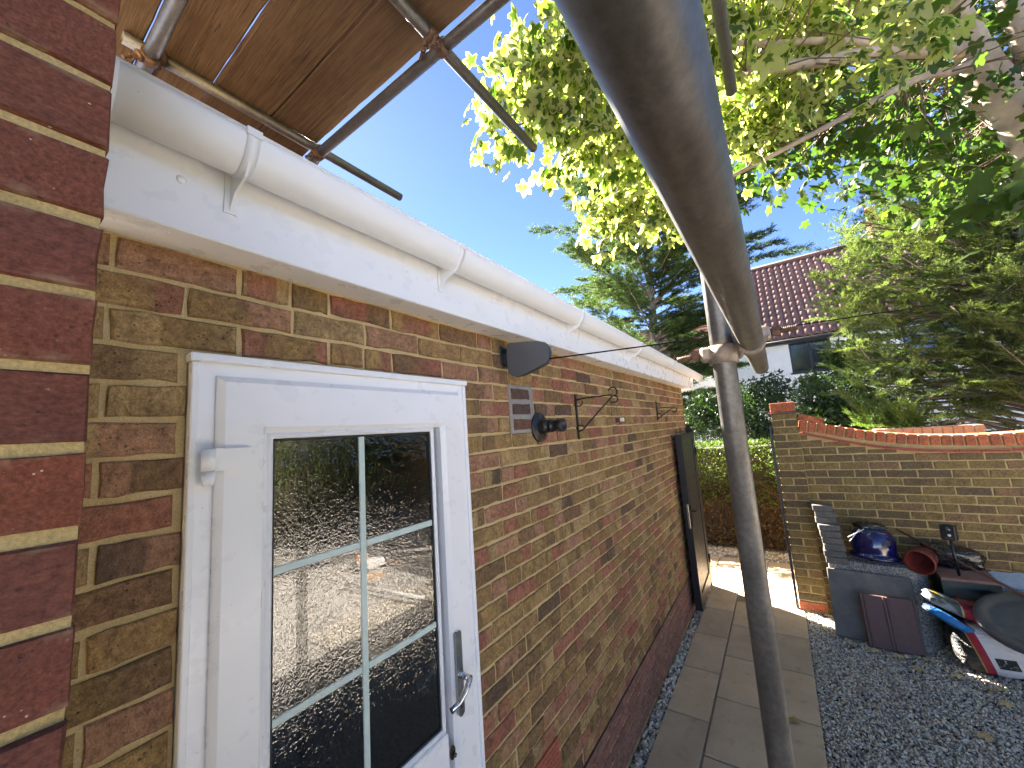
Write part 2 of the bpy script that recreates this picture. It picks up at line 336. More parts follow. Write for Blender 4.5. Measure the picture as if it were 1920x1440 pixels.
def pantile():
    mt, n, b = new_mat('brown_pantile'); rn = N(n, 'ShaderNodeObjectInfo').outputs['Random']
    c = ramp(n, rn, [(0, (0.20, 0.115, 0.10)), (0.5, (0.25, 0.145, 0.125)), (1, (0.17, 0.10, 0.09))])
    c = mix(n, 1.0, c, ramp(n, noise(n, posco(n), 18, 5), [(0.3, (0.75,) * 3), (0.7, (1.2,) * 3)]), 'MULTIPLY')
    L(n, c, b.inputs['Base Color']); b.inputs['Roughness'].default_value = 0.9; b.inputs['Specular IOR Level'].default_value = 0.2; return mt
M['pantile'] = pantile()
M['darkframe'] = plain('dark_window_frame', (0.02, 0.022, 0.026), 0.4)
M['winglass'] = plain('window_glass', (0.02, 0.025, 0.03), 0.06, spec=1.0)
M['blueglaze'] = plain('cobalt_glaze', (0.006, 0.007, 0.065), 0.10, var=0.3, nscale=14, spec=0.8)
M['redpl'] = plain('red_plastic', (0.17, 0.028, 0.02), 0.45, var=0.2)
M['greenpl'] = plain('dark_green_plastic', (0.012, 0.03, 0.032), 0.45, var=0.3)
M['tilebrown'] = plain('brown_concrete_tile', (0.105, 0.05, 0.042), 0.6, var=0.15, nscale=25, bstr=0.2)
M['boxtop'] = plain('dusty_brown_top', (0.26, 0.14, 0.11), 0.85, var=0.2, nscale=14)
M['slabsmooth'] = plain('smooth_grey_slab', (0.125, 0.115, 0.10), 0.65, var=0.35, nscale=9, bstr=0.15)
def pebbly():
    mt, n, b = new_mat('pebble_dashed_slab'); v = posco(n); f = voro(n, v, 130, out='Color'); s = N(n, 'ShaderNodeSeparateColor'); L(n, f, s.inputs[0])
    c = ramp(n, s.outputs[0], [(0, (0.07, 0.065, 0.06)), (0.5, (0.24, 0.225, 0.20)), (1, (0.44, 0.41, 0.37))])
    L(n, c, b.inputs['Base Color']); b.inputs['Roughness'].default_value = 0.9; bump(n, b, voro(n, v, 130), 0.5, 0.004); return mt
M['pebbly'] = pebbly()
M['blockpaver'] = plain('charcoal_block_paver', (0.12, 0.11, 0.10), 0.9, var=0.3, nscale=40, bstr=0.5, bscale=180)
M['binbag'] = plain('black_polythene', (0.012, 0.012, 0.014), 0.25, spec=0.7)
M['lid'] = plain('grey_plastic_lid', (0.075, 0.072, 0.068), 0.42, var=0.15)
M['rustbar'] = plain('rusty_bar', (0.10, 0.05, 0.035), 0.75, 0.3, var=0.3, nscale=60)
M['lid_dark'] = M['lid']
M['sheet'] = plain('pale_blue_plastic', (0.42, 0.50, 0.60), 0.35, var=0.15, nscale=30)
M['card'] = plain('brown_cardboard', (0.42, 0.24, 0.12), 0.8, var=0.12)
M['whitepl'] = plain('white_plastic', (0.72, 0.72, 0.72), 0.4)
M['black'] = plain('hole_black', (0.006, 0.006, 0.006), 0.9)
M['letter'] = plain('white_lettering', (0.75, 0.75, 0.75), 0.5)

# ------------------------------------------------------------------ mesh builder
WL = {}
def wloc(o): return WL.get(o.name, Vector((0, 0, 0)))
def attach(o, parent):
    if parent is not None:
        o.parent = parent; o.matrix_parent_inverse = Matrix.Translation(-wloc(parent))
def tag(o, label=None, cat=None, group=None, kind=None):
    if label: o['label'] = label
    if cat: o['category'] = cat
    if group: o['group'] = group
    if kind: o['kind'] = kind
    return o
def empty(name, loc, label=None, cat=None, group=None):
    o = bpy.data.objects.new(name, None); COL.objects.link(o); o.location = Vector(loc); o.empty_display_size = 0.1
    WL[o.name] = Vector(loc); return tag(o, label, cat, group)
class MB:
    def __init__(s): s.v = []; s.f = []; s.sm = []
    def add(s, vs, fs, smooth=False):
        b = len(s.v); s.v += [tuple(map(float, p)) for p in vs]; s.f += [tuple(b + i for i in f) for f in fs]; s.sm += [smooth] * len(fs); return s
    def box(s, x0, x1, y0, y1, z0, z1, c=0.0):
        if x0 > x1: x0, x1 = x1, x0
        if y0 > y1: y0, y1 = y1, y0
        if z0 > z1: z0, z1 = z1, z0
        if c <= 0:
            vs = [(x, y, z) for x in (x0, x1) for y in (y0, y1) for z in (z0, z1)]
            return s.add(vs, [(0, 1, 3, 2), (4, 6, 7, 5), (0, 4, 5, 1), (2, 3, 7, 6), (0, 2, 6, 4), (1, 5, 7, 3)])
        return s.cbox(((x0 + x1) / 2, (y0 + y1) / 2, (z0 + z1) / 2), (x1 - x0, y1 - y0, z1 - z0), np.eye(3), c)
    def cbox(s, ctr, size, R, c=0.003):
        h = np.array(size) / 2; vs = []; idx = {}
        for i, sx in enumerate((-1, 1)):
            for j, sy in enumerate((-1, 1)):
                for k, sz in enumerate((-1, 1)):
                    for a in range(3):
                        p = np.array([sx, sy, sz]) * (h - c); p[a] = (sx, sy, sz)[a] * h[a]
                        idx[(i, j, k, a)] = len(vs); vs.append(R @ p + np.array(ctr))
        fs = []
        for a in range(3):
            o = [x for x in range(3) if x != a]
            for s_ in (0, 1):
                q = []
                for (u, v) in ((0, 0), (1, 0), (1, 1), (0, 1)):
                    t = [0, 0, 0]; t[a] = s_; t[o[0]] = u; t[o[1]] = v; q.append(idx[(*t, a)])
                fs.append(tuple(q))
        for a in range(3):      # edges along axis a
            o = [x for x in range(3) if x != a]
            for u in (0, 1):
                for v in (0, 1):
                    t0 = [0, 0, 0]; t0[o[0]] = u; t0[o[1]] = v; t1 = list(t0); t1[a] = 1
                    fs.append((idx[(*t0, o[0])], idx[(*t1, o[0])], idx[(*t1, o[1])], idx[(*t0, o[1])]))
        for i in (0, 1):
            for j in (0, 1):
                for k in (0, 1): fs.append((idx[(i, j, k, 0)], idx[(i, j, k, 1)], idx[(i, j, k, 2)]))
        return s.add(vs, fs)
    def tube(s, pts, r, n=12, caps=True, smooth=True):
        pts = [np.array(p, float) for p in pts]; rr = r if hasattr(r, '__len__') else [r] * len(pts)
        vs = []; fs = []; up = None
        for i, p in enumerate(pts):
            t = pts[min(i + 1, len(pts) - 1)] - pts[max(i - 1, 0)]; t /= (np.linalg.norm(t) + 1e-12)
            if up is None:
                up = np.cross(t, [0, 0, 1.0]);
                if np.linalg.norm(up) < 0.1: up = np.cross(t, [1.0, 0, 0])
            up = up - t * (up @ t); up /= np.linalg.norm(up); w_ = np.cross(t, up)
            for k in range(n):
                a = 2 * math.pi * k / n; vs.append(p + rr[i] * (math.cos(a) * up + math.sin(a) * w_))
        for i in range(len(pts) - 1):
            for k in range(n): fs.append((i * n + k, i * n + (k + 1) % n, (i + 1) * n + (k + 1) % n, (i + 1) * n + k))
        s.add(vs, fs, smooth)
        if caps:
            b = len(s.v) - len(vs)
            s.f += [tuple(b + k for k in reversed(range(n))), tuple(b + (len(pts) - 1) * n + k for k in range(n))]; s.sm += [False, False]
        return s
    def pipe(s, a, b, ro, ri, n=28):          # open hollow tube
        a = np.array(a, float); b = np.array(b, float); t = (b - a) / np.linalg.norm(b - a)
        u = np.cross(t, [0, 0, 1.0]); u = u if np.linalg.norm(u) > 0.1 else np.cross(t, [1.0, 0, 0]); u /= np.linalg.norm(u); w_ = np.cross(t, u)
        vs = []
        for (p, r) in ((a, ro), (b, ro), (b, ri), (a, ri)):
            for k in range(n):
                g = 2 * math.pi * k / n; vs.append(p + r * (math.cos(g) * u + math.sin(g) * w_))
        b0 = len(s.v); s.v += [tuple(map(float, p)) for p in vs]
        for i in range(4):
            j = (i + 1) % 4
            for k in range(n):
                s.f.append((b0 + i * n + k, b0 + i * n + (k + 1) % n, b0 + j * n + (k + 1) % n, b0 + j * n + k)); s.sm.append(i in (0, 2))
        return s
    def lathe(s, prof, o, ax=(0, 0, 1), n=28, smooth=True):
        o = np.array(o, float); t = np.array(ax, float); t /= np.linalg.norm(t)
        u = np.cross(t, [0, 0, 1.0]); u = u if np.linalg.norm(u) > 0.1 else np.array([1.0, 0, 0]); u -= t * (u @ t); u /= np.linalg.norm(u); w_ = np.cross(t, u)
        vs = []
        for (r, h) in prof:
            for k in range(n):
                a = 2 * math.pi * k / n; vs.append(o + t * h + max(r, 1e-4) * (math.cos(a) * u + math.sin(a) * w_))
        fs = []
        for i in range(len(prof) - 1):
            for k in range(n): fs.append((i * n + k, i * n + (k + 1) % n, (i + 1) * n + (k + 1) % n, (i + 1) * n + k))
        return s.add(vs, fs, smooth)
    def extrude(s, poly, d, smooth=False):    # poly of 3D points, extruded by vector d
        n = len(poly); d = np.array(d, float); vs = [np.array(p, float) for p in poly] + [np.array(p, float) + d for p in poly]
        fs = [tuple(reversed(range(n))), tuple(range(n, 2 * n))] + [(i, (i + 1) % n, n + (i + 1) % n, n + i) for i in range(n)]
        return s.add(vs, fs, smooth)
    def sweepx(s, prof, x0, x1, closed=True, nx=1, fall=0.0, smooth=True, caps=True):   # profile of (y,z) swept along X
        n = len(prof); vs = []; fs = []
        for i in range(nx + 1):
            x = x0 + (x1 - x0) * i / nx
            for (y, z) in prof: vs.append((x, y, z + fall * x))
        for i in range(nx):
            for k in range(n if closed else n - 1): fs.append((i * n + k, i * n + (k + 1) % n, (i + 1) * n + (k + 1) % n, (i + 1) * n + k))
        b = len(s.v); s.add(vs, fs, smooth)
        if caps and closed:
            s.f += [tuple(b + k for k in reversed(range(n))), tuple(b + nx * n + k for k in range(n))]; s.sm += [False, False]
        return s
    def build(s, name, mat, parent=None, label=None, cat=None, group=None, kind=None, origin=None, flat=False):
        me = bpy.data.meshes.new(name); v = np.array(s.v)
        c = (v.min(0) + v.max(0)) / 2 if origin is None else np.array(origin, float)
        me.from_pydata((v - c).tolist(), [], s.f); me.update()
        if any(s.sm) and not flat: me.polygons.foreach_set('use_smooth', s.sm)
        me.materials.append(M[mat] if isinstance(mat, str) else mat)
        o = bpy.data.objects.new(name, me); COL.objects.link(o); o.location = c; WL[o.name] = Vector(c); attach(o, parent)
        return tag(o, label, cat, group, kind)
def rotz(a): c, s = math.cos(a), math.sin(a); return np.array([[c, -s, 0], [s, c, 0], [0, 0, 1.0]])
def roty(a): c, s = math.cos(a), math.sin(a); return np.array([[c, 0, s], [0, 1.0, 0], [-s, 0, c]])
def rotx(a): c, s = math.cos(a), math.sin(a); return np.array([[1.0, 0, 0], [0, c, -s], [0, s, c]])
def recalc(o):
    import bmesh
    bm = bmesh.new(); bm.from_mesh(o.data); bmesh.ops.recalc_face_normals(bm, faces=bm.faces); bm.to_mesh(o.data); bm.free(); return o
def fast_mesh(name, V, F, mat, parent=None, attrs=None, smooth=False, **k):
    """V (n,3), F (m,3 or 4) numpy"""
    me = bpy.data.meshes.new(name); nv, nf, d = len(V), len(F), F.shape[1]
    c = (V.min(0) + V.max(0)) / 2
    me.vertices.add(nv); me.vertices.foreach_set('co', (V - c).astype(np.float32).ravel())
    me.loops.add(nf * d); me.loops.foreach_set('vertex_index', F.astype(np.int32).ravel())
    me.polygons.add(nf); me.polygons.foreach_set('loop_start', np.arange(0, nf * d, d, dtype=np.int32)); me.polygons.foreach_set('loop_total', np.full(nf, d, np.int32))
    me.update(calc_edges=True)
    for an, (ty, arr) in (attrs or {}).items():
        a = me.attributes.new(an, ty, 'POINT'); a.data.foreach_set({'FLOAT': 'value', 'FLOAT_VECTOR': 'vector', 'FLOAT_COLOR': 'color'}[ty], arr.astype(np.float32).ravel())
    if smooth: me.polygons.foreach_set('use_smooth', np.ones(nf, bool))
    me.materials.append(M[mat]); o = bpy.data.objects.new(name, me); COL.objects.link(o); o.location = Vector(c); WL[o.name] = Vector(c); attach(o, parent)
    return tag(o, k.get('label'), k.get('cat'), k.get('group'), k.get('kind'))
def scatter(TV, TF, pos, R, scale, tattr=None):
    """instances of template: TV (t,3) TF (f,k); pos (n,3) R (n,3,3) scale (n,) or (n,3)"""
    n, t = len(pos), len(TV); sc = scale if np.ndim(scale) == 2 else np.repeat(np.asarray(scale)[:, None], 3, 1)
    V = np.einsum('nij,ntj->nti', R, TV[None] * sc[:, None, :]) + pos[:, None, :]
    F = TF[None] + (np.arange(n) * t)[:, None, None]
    return V.reshape(-1, 3), F.reshape(-1, TF.shape[1])
def frames(fwd, roll):
    """rotation matrices whose local Y follows fwd, with random roll"""
    y = fwd / np.linalg.norm(fwd, axis=1, keepdims=True); a = np.where(np.abs(y[:, 2:3]) < 0.9, np.array([[0, 0, 1.0]]), np.array([[1.0, 0, 0]]))
    x = np.cross(y, a); x /= np.linalg.norm(x, axis=1, keepdims=True); z = np.cross(x, y)
    c, s = np.cos(roll)[:, None], np.sin(roll)[:, None]
    return np.stack([x * c + z * s, y, -x * s + z * c], 2)

# ------------------------------------------------------------------ brick pieces
def brick_template(seed, Lh=0.1075, Hh=0.0325, D=0.03, j=0.0016, ins=0.004):
    r = np.random.default_rng(seed); nx, nz = 5, 2
    o = [(-Lh + 2 * Lh * i / nx, -Hh) for i in range(nx)] + [(Lh, -Hh + 2 * Hh * i / nz) for i in range(nz)] + [(Lh - 2 * Lh * i / nx, Hh) for i in range(nx)] + [(-Lh, Hh - 2 * Hh * i / nz) for i in range(nz)]
    o = np.array(o) + r.normal(0, j, (len(o), 2)); n = len(o)
    inn = o * np.array([1 - ins / Lh, 1 - ins / Hh]) + r.normal(0, j * 0.5, o.shape)
    v = [(p[0], r.normal(0, 0.0006), p[1]) for p in inn] + [(p[0], 0.0035 + abs(r.normal(0, 0.001)), p[1]) for p in o] + [(p[0], D, p[1]) for p in o]
    v.append((0, -0.0006, 0)); f = []
    for i in range(n):
        k = (i + 1) % n
        f += [(3 * n, i, k), (i, n + i, n + k), (i, n + k, k), (n + i, 2 * n + i, 2 * n + k), (n + i, 2 * n + k, n + k)]
    return np.array(v), np.array([(a, b, c) for a, b, c in f])
BT = [brick_template(s) for s in range(10)]
BTS = [brick_template(s, j=0.0007, ins=0.0015) for s in range(20, 30)]
def brick_meshes(mat, key):
    out = []
    for i, (v, f) in enumerate(BTS if mat == 'redbrick' else BT):
        me = bpy.data.meshes.new('brick'); me.from_pydata(v.tolist(), [], f.tolist()); me.materials.append(M[mat]); me.update(); out.append(me)
    return out
def lay_bricks(parent, recs, matk, farmat, rot=0.0, name='brick', farname='brickwork', limit=300, rank=True):
    """recs: (centre xyz of front face, length, height); rot about Z (0 faces -Y, -90deg faces -X)"""
    R = rotz(rot); mesh = brick_meshes(matk, name); sc = []
    for (c, ln, ht) in recs:
        d = R @ np.array([ln / 2, 0, 0]); z = np.array([0, 0, ht / 2])
        q = [proj(np.array(c) + a) for a in (-d - z, d - z, d + z, -d + z)]
        if any(p is None for p in q): sc.append(-1); continue
        mx = sum(p[0] for p in q) / 4; my = sum(p[1] for p in q) / 4
        ar = 0.5 * abs(sum(q[i][0] * q[(i + 1) % 4][1] - q[(i + 1) % 4][0] * q[i][1] for i in range(4)))
        inside = -120 < mx < 2040 and -60 < my < 1500
        sc.append(ar if inside else -1)
    order = sorted(range(len(recs)), key=lambda i: -sc[i])
    near = [i for i in order[:limit] if sc[i] > 0 or not rank]; ns_ = set(near); far = [i for i in range(len(recs)) if i not in ns_]
    for i in near:
        c, ln, ht = recs[i]
        o = bpy.data.objects.new(name, random.choice(mesh)); COL.objects.link(o)
        o.location = Vector(c); o.rotation_euler = (random.gauss(0, 0.006), random.gauss(0, 0.005), rot + random.gauss(0, 0.006)); o.scale = (ln / 0.215, 1, ht / 0.065)
        attach(o, parent)
    if far and farmat:
        VV, FF, LO, RN = [], [], [], []; b = 0
        for i in far:
            c, ln, ht = recs[i]; v, f = BT[i % 10]
            s = v * np.array([ln / 0.215, 1, ht / 0.065]); VV.append(s @ R.T + np.array(c)); FF.append(f + b); b += len(v); LO.append(v); RN.append(np.full(len(v), random.random()))
        fast_mesh(farname, np.concatenate(VV), np.concatenate(FF), farmat, parent, {'bloc': ('FLOAT_VECTOR', np.concatenate(LO)), 'brnd': ('FLOAT', np.concatenate(RN))}, kind='stuff')
def course(u0, u1, off, pitch, gap, holes, jit=0.004, halves=0.06):
    """bricks along one course between u0 and u1, minus hole intervals"""
    out = []; u = off
    while u > u0: u -= pitch
    edges = []
    while u < u1 + pitch:
        edges.append(u + random.gauss(0, jit))
        if random.random() < halves: edges.append(u + pitch * 0.5 + random.gauss(0, jit))
        u += pitch
    for a, b in zip(edges[:-1], edges[1:]):
        segs = [(max(a + gap / 2, u0), min(b - gap / 2, u1))]
        for (h0, h1) in holes:
            n2 = []
            for (p, q) in segs:
                if q <= h0 or p >= h1: n2.append((p, q)); continue
                if p < h0: n2.append((p, h0))
                if q > h1: n2.append((h1, q))
            segs = n2
        out += [(p, q) for (p, q) in segs if q - p > 0.018]
    return out

# ================================================================== SETTING
g = MB(); g.add([(-300, -300, -0.034), (300, -300, -0.034), (300, 300, -0.034), (-300, 300, -0.034)], [(0, 1, 2, 3)])
g.build('ground', 'ground', kind='structure')
g = MB(); g.box(-1.6, 7.0, 0.03, 0.95, -0.033, -0.008)
path = g.build('path', 'joint', kind='structure')
def slab(x0, x1, y0, y1):
    b = MB(); t = random.uniform(-0.002, 0.002)
    b.cbox(((x0 + x1) / 2, (y0 + y1) / 2, -0.018 + t), (x1 - x0, y1 - y0, 0.036), rotz(random.gauss(0, 0.0015)), 0.004)
    b.build('paving_slab', 'paving', path)
x = 3.145 - 0.613 * 7
while x < 5.3: slab(x + 0.006, x + 0.607, 0.672, 0.955); x += 0.613
x = 2.84 - 0.613 * 7
while x < 5.2: slab(x + 0.006, x + 0.607, 0.025, 0.658); x += 0.613
for x0 in (5.62, 6.24):                       # the slabs beyond the gate
    for j in range(5):
        y0 = -1.45 + j * 0.613
        slab(x0 + 0.005 + (0 if x0 > 6 else -0.09), x0 + 0.608, y0, y0 + 0.603)
# gravel: real stones over the part the picture shows
def stone_templates(k=6):
    t = (1 + 5 ** 0.5) / 2
    V = np.array([(-1, t, 0), (1, t, 0), (-1, -t, 0), (1, -t, 0), (0, -1, t), (0, 1, t), (0, -1, -t), (0, 1, -t), (t, 0, -1), (t, 0, 1), (-t, 0, -1), (-t, 0, 1)]) / 1.9
    F = np.array([(0, 11, 5), (0, 5, 1), (0, 1, 7), (0, 7, 10), (0, 10, 11), (1, 5, 9), (5, 11, 4), (11, 10, 2), (10, 7, 6), (7, 1, 8), (3, 9, 4), (3, 4, 2), (3, 2, 6), (3, 6, 8), (3, 8, 9), (4, 9, 5), (2, 4, 11), (6, 2, 10), (8, 6, 7), (9, 8, 1)])
    return [(V * (1 + rng.normal(0, 0.16, (12, 1))) * np.array([1.25, 0.9, 0.72]), F) for _ in range(k)]
ST = stone_templates()
def rand_rot(n):
    q = rng.normal(size=(n, 4)); q /= np.linalg.norm(q, axis=1, keepdims=True); a, b, c, d = q.T
    return np.stack([np.stack([1 - 2 * (c * c + d * d), 2 * (b * c - a * d), 2 * (b * d + a * c)], 1), np.stack([2 * (b * c + a * d), 1 - 2 * (b * b + d * d), 2 * (c * d - a * b)], 1), np.stack([2 * (b * d - a * c), 2 * (c * d + a * b), 1 - 2 * (b * b + c * c)], 1)], 1)
def stones(name, regions, **k):
    VV, FF, RN = [], [], []; b = 0
    for (x0, x1, y0, y1, dens, r0, r1, zc) in regions:
        n = int((x1 - x0) * (y1 - y0) * dens)
        for ti, (tv, tf) in enumerate(ST):
            m_ = n // len(ST)
            pos = np.stack([rng.uniform(x0, x1, m_), rng.uniform(y0, y1, m_), zc + rng.normal(0, 0.0045, m_)], 1)
            pos[:, 2] += 0.008 * np.sin(pos[:, 0] * 3.1) * np.sin(pos[:, 1] * 4.3)
            V, F = scatter(tv, tf, pos, rand_rot(m_), rng.uniform(r0, r1, m_))
            VV.append(V); FF.append(F + b); b += len(V); RN.append(np.repeat(rng.random(m_), len(tv)))
    return fast_mesh(name, np.concatenate(VV), np.concatenate(FF), 'gravel', None, {'brnd': ('FLOAT', np.concatenate(RN))}, **k)
stones('gravel', [(2.4, 5.35, -0.55, 0.018, 6300, 0.0060, 0.0108, -0.019), (2.9, 5.35, -1.5, -0.55, 6300, 0.0060, 0.0108, -0.019), (2.4, 5.35, -2.6, -1.5, 2600, 0.009, 0.014, -0.020), (1.2, 2.4, -1.2, 0.018, 2600, 0.008, 0.013, -0.020),
                  (1.6, 5.62, 0.962, 1.035, 4300, 0.009, 0.017, -0.014), (6.86, 7.4, -0.6, 1.6, 2500, 0.011, 0.018, -0.022)],
       label='grey limestone chippings beside and between the paving', cat='gravel', kind='stuff')

# ================================================================== GARAGE
WY = 1.043                                   # face of the brickwork
ga = empty('garage', (2.9, 1.2, 0), 'long brick garage with white gutter, fascia and half glazed side door', 'building')
DX0, DX1, DZ = 0.283, 1.166, 2.324           # door opening
mb = MB(); y0, y1 = WY + 0.0075, WY + 0.10
mb.box(0.07, DX0, y0, y1, -0.03, 2.56); mb.box(DX1, 5.68, y0, y1, -0.03, 2.56); mb.box(DX0, DX1, y0, y1, DZ, 2.56); mb.box(DX0, DX1, y0, y1, -0.03, 0.2)
mb.build('mortar_bed', 'mortar', ga)
mb = MB(); mb.box(0.08, 0.18, 1.146, 4.2, -0.03, 2.6); mb.box(5.58, 5.679, 1.146, 4.2, -0.03, 2.6); mb.box(0.182, 5.578, 4.1, 4.2, -0.03, 2.6); mb.box(0.182, 5.578, 1.146, 4.098, 0.15, 0.2); mb.box(0.182, 5.578, 1.146, 4.098, 2.5, 2.558)
mb.build('inner_wall', 'room', ga)
recs, prec = [], []
for k in range(0, 34):
    z0 = 2.479 - 0.075 * k; zc = z0 + 0.0375; ht = 0.065
    holes = []
    if z0 < DZ - 0.02: holes.append((DX0 - 0.001, DX1 + 0.002))
    if k in (3, 4, 5): holes.append((1.505, 1.722))
    if k in (25, 26): holes.append((1.488, 1.716))
    off = 0.160 if k % 2 == 0 else 0.2725
    pl = k >= 29
    for (a, b) in course(0.076, 5.676, off, 0.225, 0.010, holes, 0.001 if pl else 0.0045, 0.0 if pl else 0.07):
        r = (((a + b) / 2, WY + (0 if pl else random.gauss(0, 0.0014)), zc + (0 if pl else random.gauss(0, 0.0012))), b - a, ht - (0.001 if pl else random.uniform(-0.001, 0.003)))
        (prec if pl else recs).append(r)
lay_bricks(ga, recs, 'brick', 'brick_far', limit=300)
lay_bricks(ga, prec, 'plinth', 'plinth_far', name='plinth_brick', farname='plinth_brickwork', limit=110)
mb = MB(); mb.box(DX1, 5.676, WY - 0.003, WY + 0.004, 0.376, 0.383); mb.build('damp_course', 'seal', ga)
# repair patch: three dark bricks in grey mortar
mb = MB(); mb.box(1.500, 1.722, WY - 0.001, WY + 0.02, 2.098, 2.336, 0.004); mb.build('patch_mortar', 'mortar_grey', ga)
for k in (3, 4, 5):
    o = bpy.data.objects.new('patch_brick', brick_meshes('darkbrick', 'p')[k]); COL.objects.link(o); o.location = (1.603 + 0.004 * (k - 4), WY - 0.004, 2.479 - 0.075 * k + 0.0375); o.scale = (0.163 / 0.215, 1, 0.054 / 0.065); attach(o, ga)
# round filled hole
mb = MB(); mb.lathe([(0.0, -0.002), (0.030, -0.002), (0.037, 0.003)], (3.02, WY - 0.002, 1.976), (0, -1, 0), 20); mb.build('filled_hole', 'mortar_y', ga)
# air brick
mb = MB(); ax0, ax1, az0, az1 = 1.492, 1.712, 0.533, 0.676; yf = WY - 0.004
nx_, nz_ = 10, 6; cw = (ax1 - ax0 - 0.02) / nx_; ch = (az1 - az0 - 0.014) / nz_
mb.box(ax0, ax0 + 0.012, yf, yf + 0.04, az0, az1); mb.box(ax1 - 0.012, ax1, yf, yf + 0.04, az0, az1)
for j in range(nz_ + 1):
    zc = az0 + 0.007 + j * ch; hh = 0.0065; mb.box(ax0 + 0.012, ax1 - 0.012, yf, yf + 0.039, max(az0, zc - hh), min(az1, zc + hh))
for i in range(nx_ + 1):
    xc = ax0 + 0.010 + i * cw
    for j in range(nz_): mb.box(max(ax0 + 0.0121, xc - 0.0055), min(ax1 - 0.0121, xc + 0.0055), yf + 0.0005, yf + 0.038, az0 + 0.0136 + j * ch, az0 + 0.0004 + (j + 1) * ch)
ab = mb.build('air_brick', 'terracotta', ga)
mb = MB(); mb.box(ax0 + 0.002, ax1 - 0.002, yf + 0.041, yf + 0.044, az0 + 0.002, az1 - 0.002); mb.build('cavity_shade', 'black', ab)  # black sheet stands in for the shade behind the holes
# ---- eaves
FY = 0.925
mb = MB(); mb.box(0.074, 5.95, FY, FY + 0.016, 2.546, 2.80, 0.003); fas = mb.build('fascia', 'upvc', ga)
mb = MB(); mb.box(0.074, 5.95, FY + 0.017, 1.060, 2.556, 2.566, 0.001); mb.build('soffit', 'upvc', ga)
mb = MB()
for xx in (0.45, 1.9, 3.4, 4.9): mb.box(xx, xx + 0.002, FY + 0.02, 1.05, 2.5548, 2.556)
# box end
mb = MB(); mb.box(5.684, 5.95, FY + 0.017, 1.25, 2.54, 2.80, 0.003); mb.build('box_end', 'upvc', ga)
mb = MB(); mb.box(5.70, 5.706, FY - 0.002, FY, 2.546, 2.79); mb.build('fascia_joint', 'seal', fas)
for (px, py) in ((340, 337), (760, 506), (1030, 606), (1165, 663)):
    p = PY(px, py, FY); b = MB(); b.lathe([(0.0085, 0), (0.0085, 0.0015), (0.006, 0.004), (0, 0.005)], p, (0, -1, 0), 16); b.build('screw_cap', 'upvc', fas)
for px, py in ((316, 437), (700, 560)):
    p = PZ(px, py, 2.556); b = MB(); b.lathe([(0.003, 0), (0.002, 0.0015), (0, 0.002)], p, (0, 0, -1), 10); b.build('pin_head', 'gutter', fas)
GY, GZ, GR, GD, FALL = 0.866, 2.752, 0.056, 0.070, -0.0028
def gprof(ro, rd, t, lip=True):
    out = [(GY + ro * math.cos(a), GZ - rd * math.sin(a)) for a in np.linspace(0, math.pi, 21)]
    inn = [(GY + (ro - t) * math.cos(a), GZ - (rd - t) * math.sin(a)) for a in np.linspace(math.pi, 0, 21)]
    return out + inn
mb = MB(); mb.sweepx(gprof(GR, GD, 0.003), 0.076, 6.08, nx=24, fall=FALL); gut = recalc(mb.build('gutter', 'gutter', ga))
mb = MB(); mb.tube([(0.077, GY - GR + 0.001, GZ + 0.001 + FALL * 0.077), (6.08, GY - GR + 0.001, GZ + 0.001 + FALL * 6.08)], 0.0035, 8); mb.build('gutter_lip', 'gutter', gut)
for bx, ww in ((0.090, 0.05), (0.312, 0.024), (0.95, 0.024), (1.95, 0.024), (3.08, 0.024), (4.22, 0.06), (5.55, 0.05)):
    b = MB(); z = FALL * bx
    b.sweepx([(y_, zz) for y_, zz in gprof(GR + 0.0035, GD + 0.0035, 0.003)], bx - ww / 2, bx + ww / 2, nx=1, fall=FALL)
    if ww < 0.04:
        b.box(bx - ww / 2, bx + ww / 2, FY - 0.005, FY - 0.0005, GZ + z - 0.135, GZ + z)        # back plate
        arc = [(GY + (GR + 0.003) * math.cos(a), GZ - (GD + 0.003) * math.sin(a)) for a in np.linspace(0.15, 2.3, 12)]
        rib = [(y_, zz) for y_, zz in arc] + [(GY - 0.02, GZ - GD - 0.012), (FY - 0.03, GZ - GD - 0.028), (FY - 0.002, GZ - 0.132)]
        b.extrude([(bx - 0.0025, y_, zz + z) for y_, zz in rib], (0.005, 0, 0))
        b.box(bx - ww / 2 - 0.002, bx + ww / 2 + 0.002, GY - GR - 0.006, GY - GR + 0.004, GZ + z - 0.012, GZ + z + 0.005)
    recalc(b.build('gutter_bracket' if ww < 0.04 else 'gutter_union', 'gutter', gut))
b = MB(); z = FALL * 6.08
b.extrude([(6.081, y_, zz + z) for y_, zz in [(GY + (GR + 0.003) * math.cos(a), GZ - (GD + 0.003) * math.sin(a)) for a in np.linspace(0, math.pi, 18)]], (0.012, 0, 0)); recalc(b.build('end_cap', 'gutter', gut))
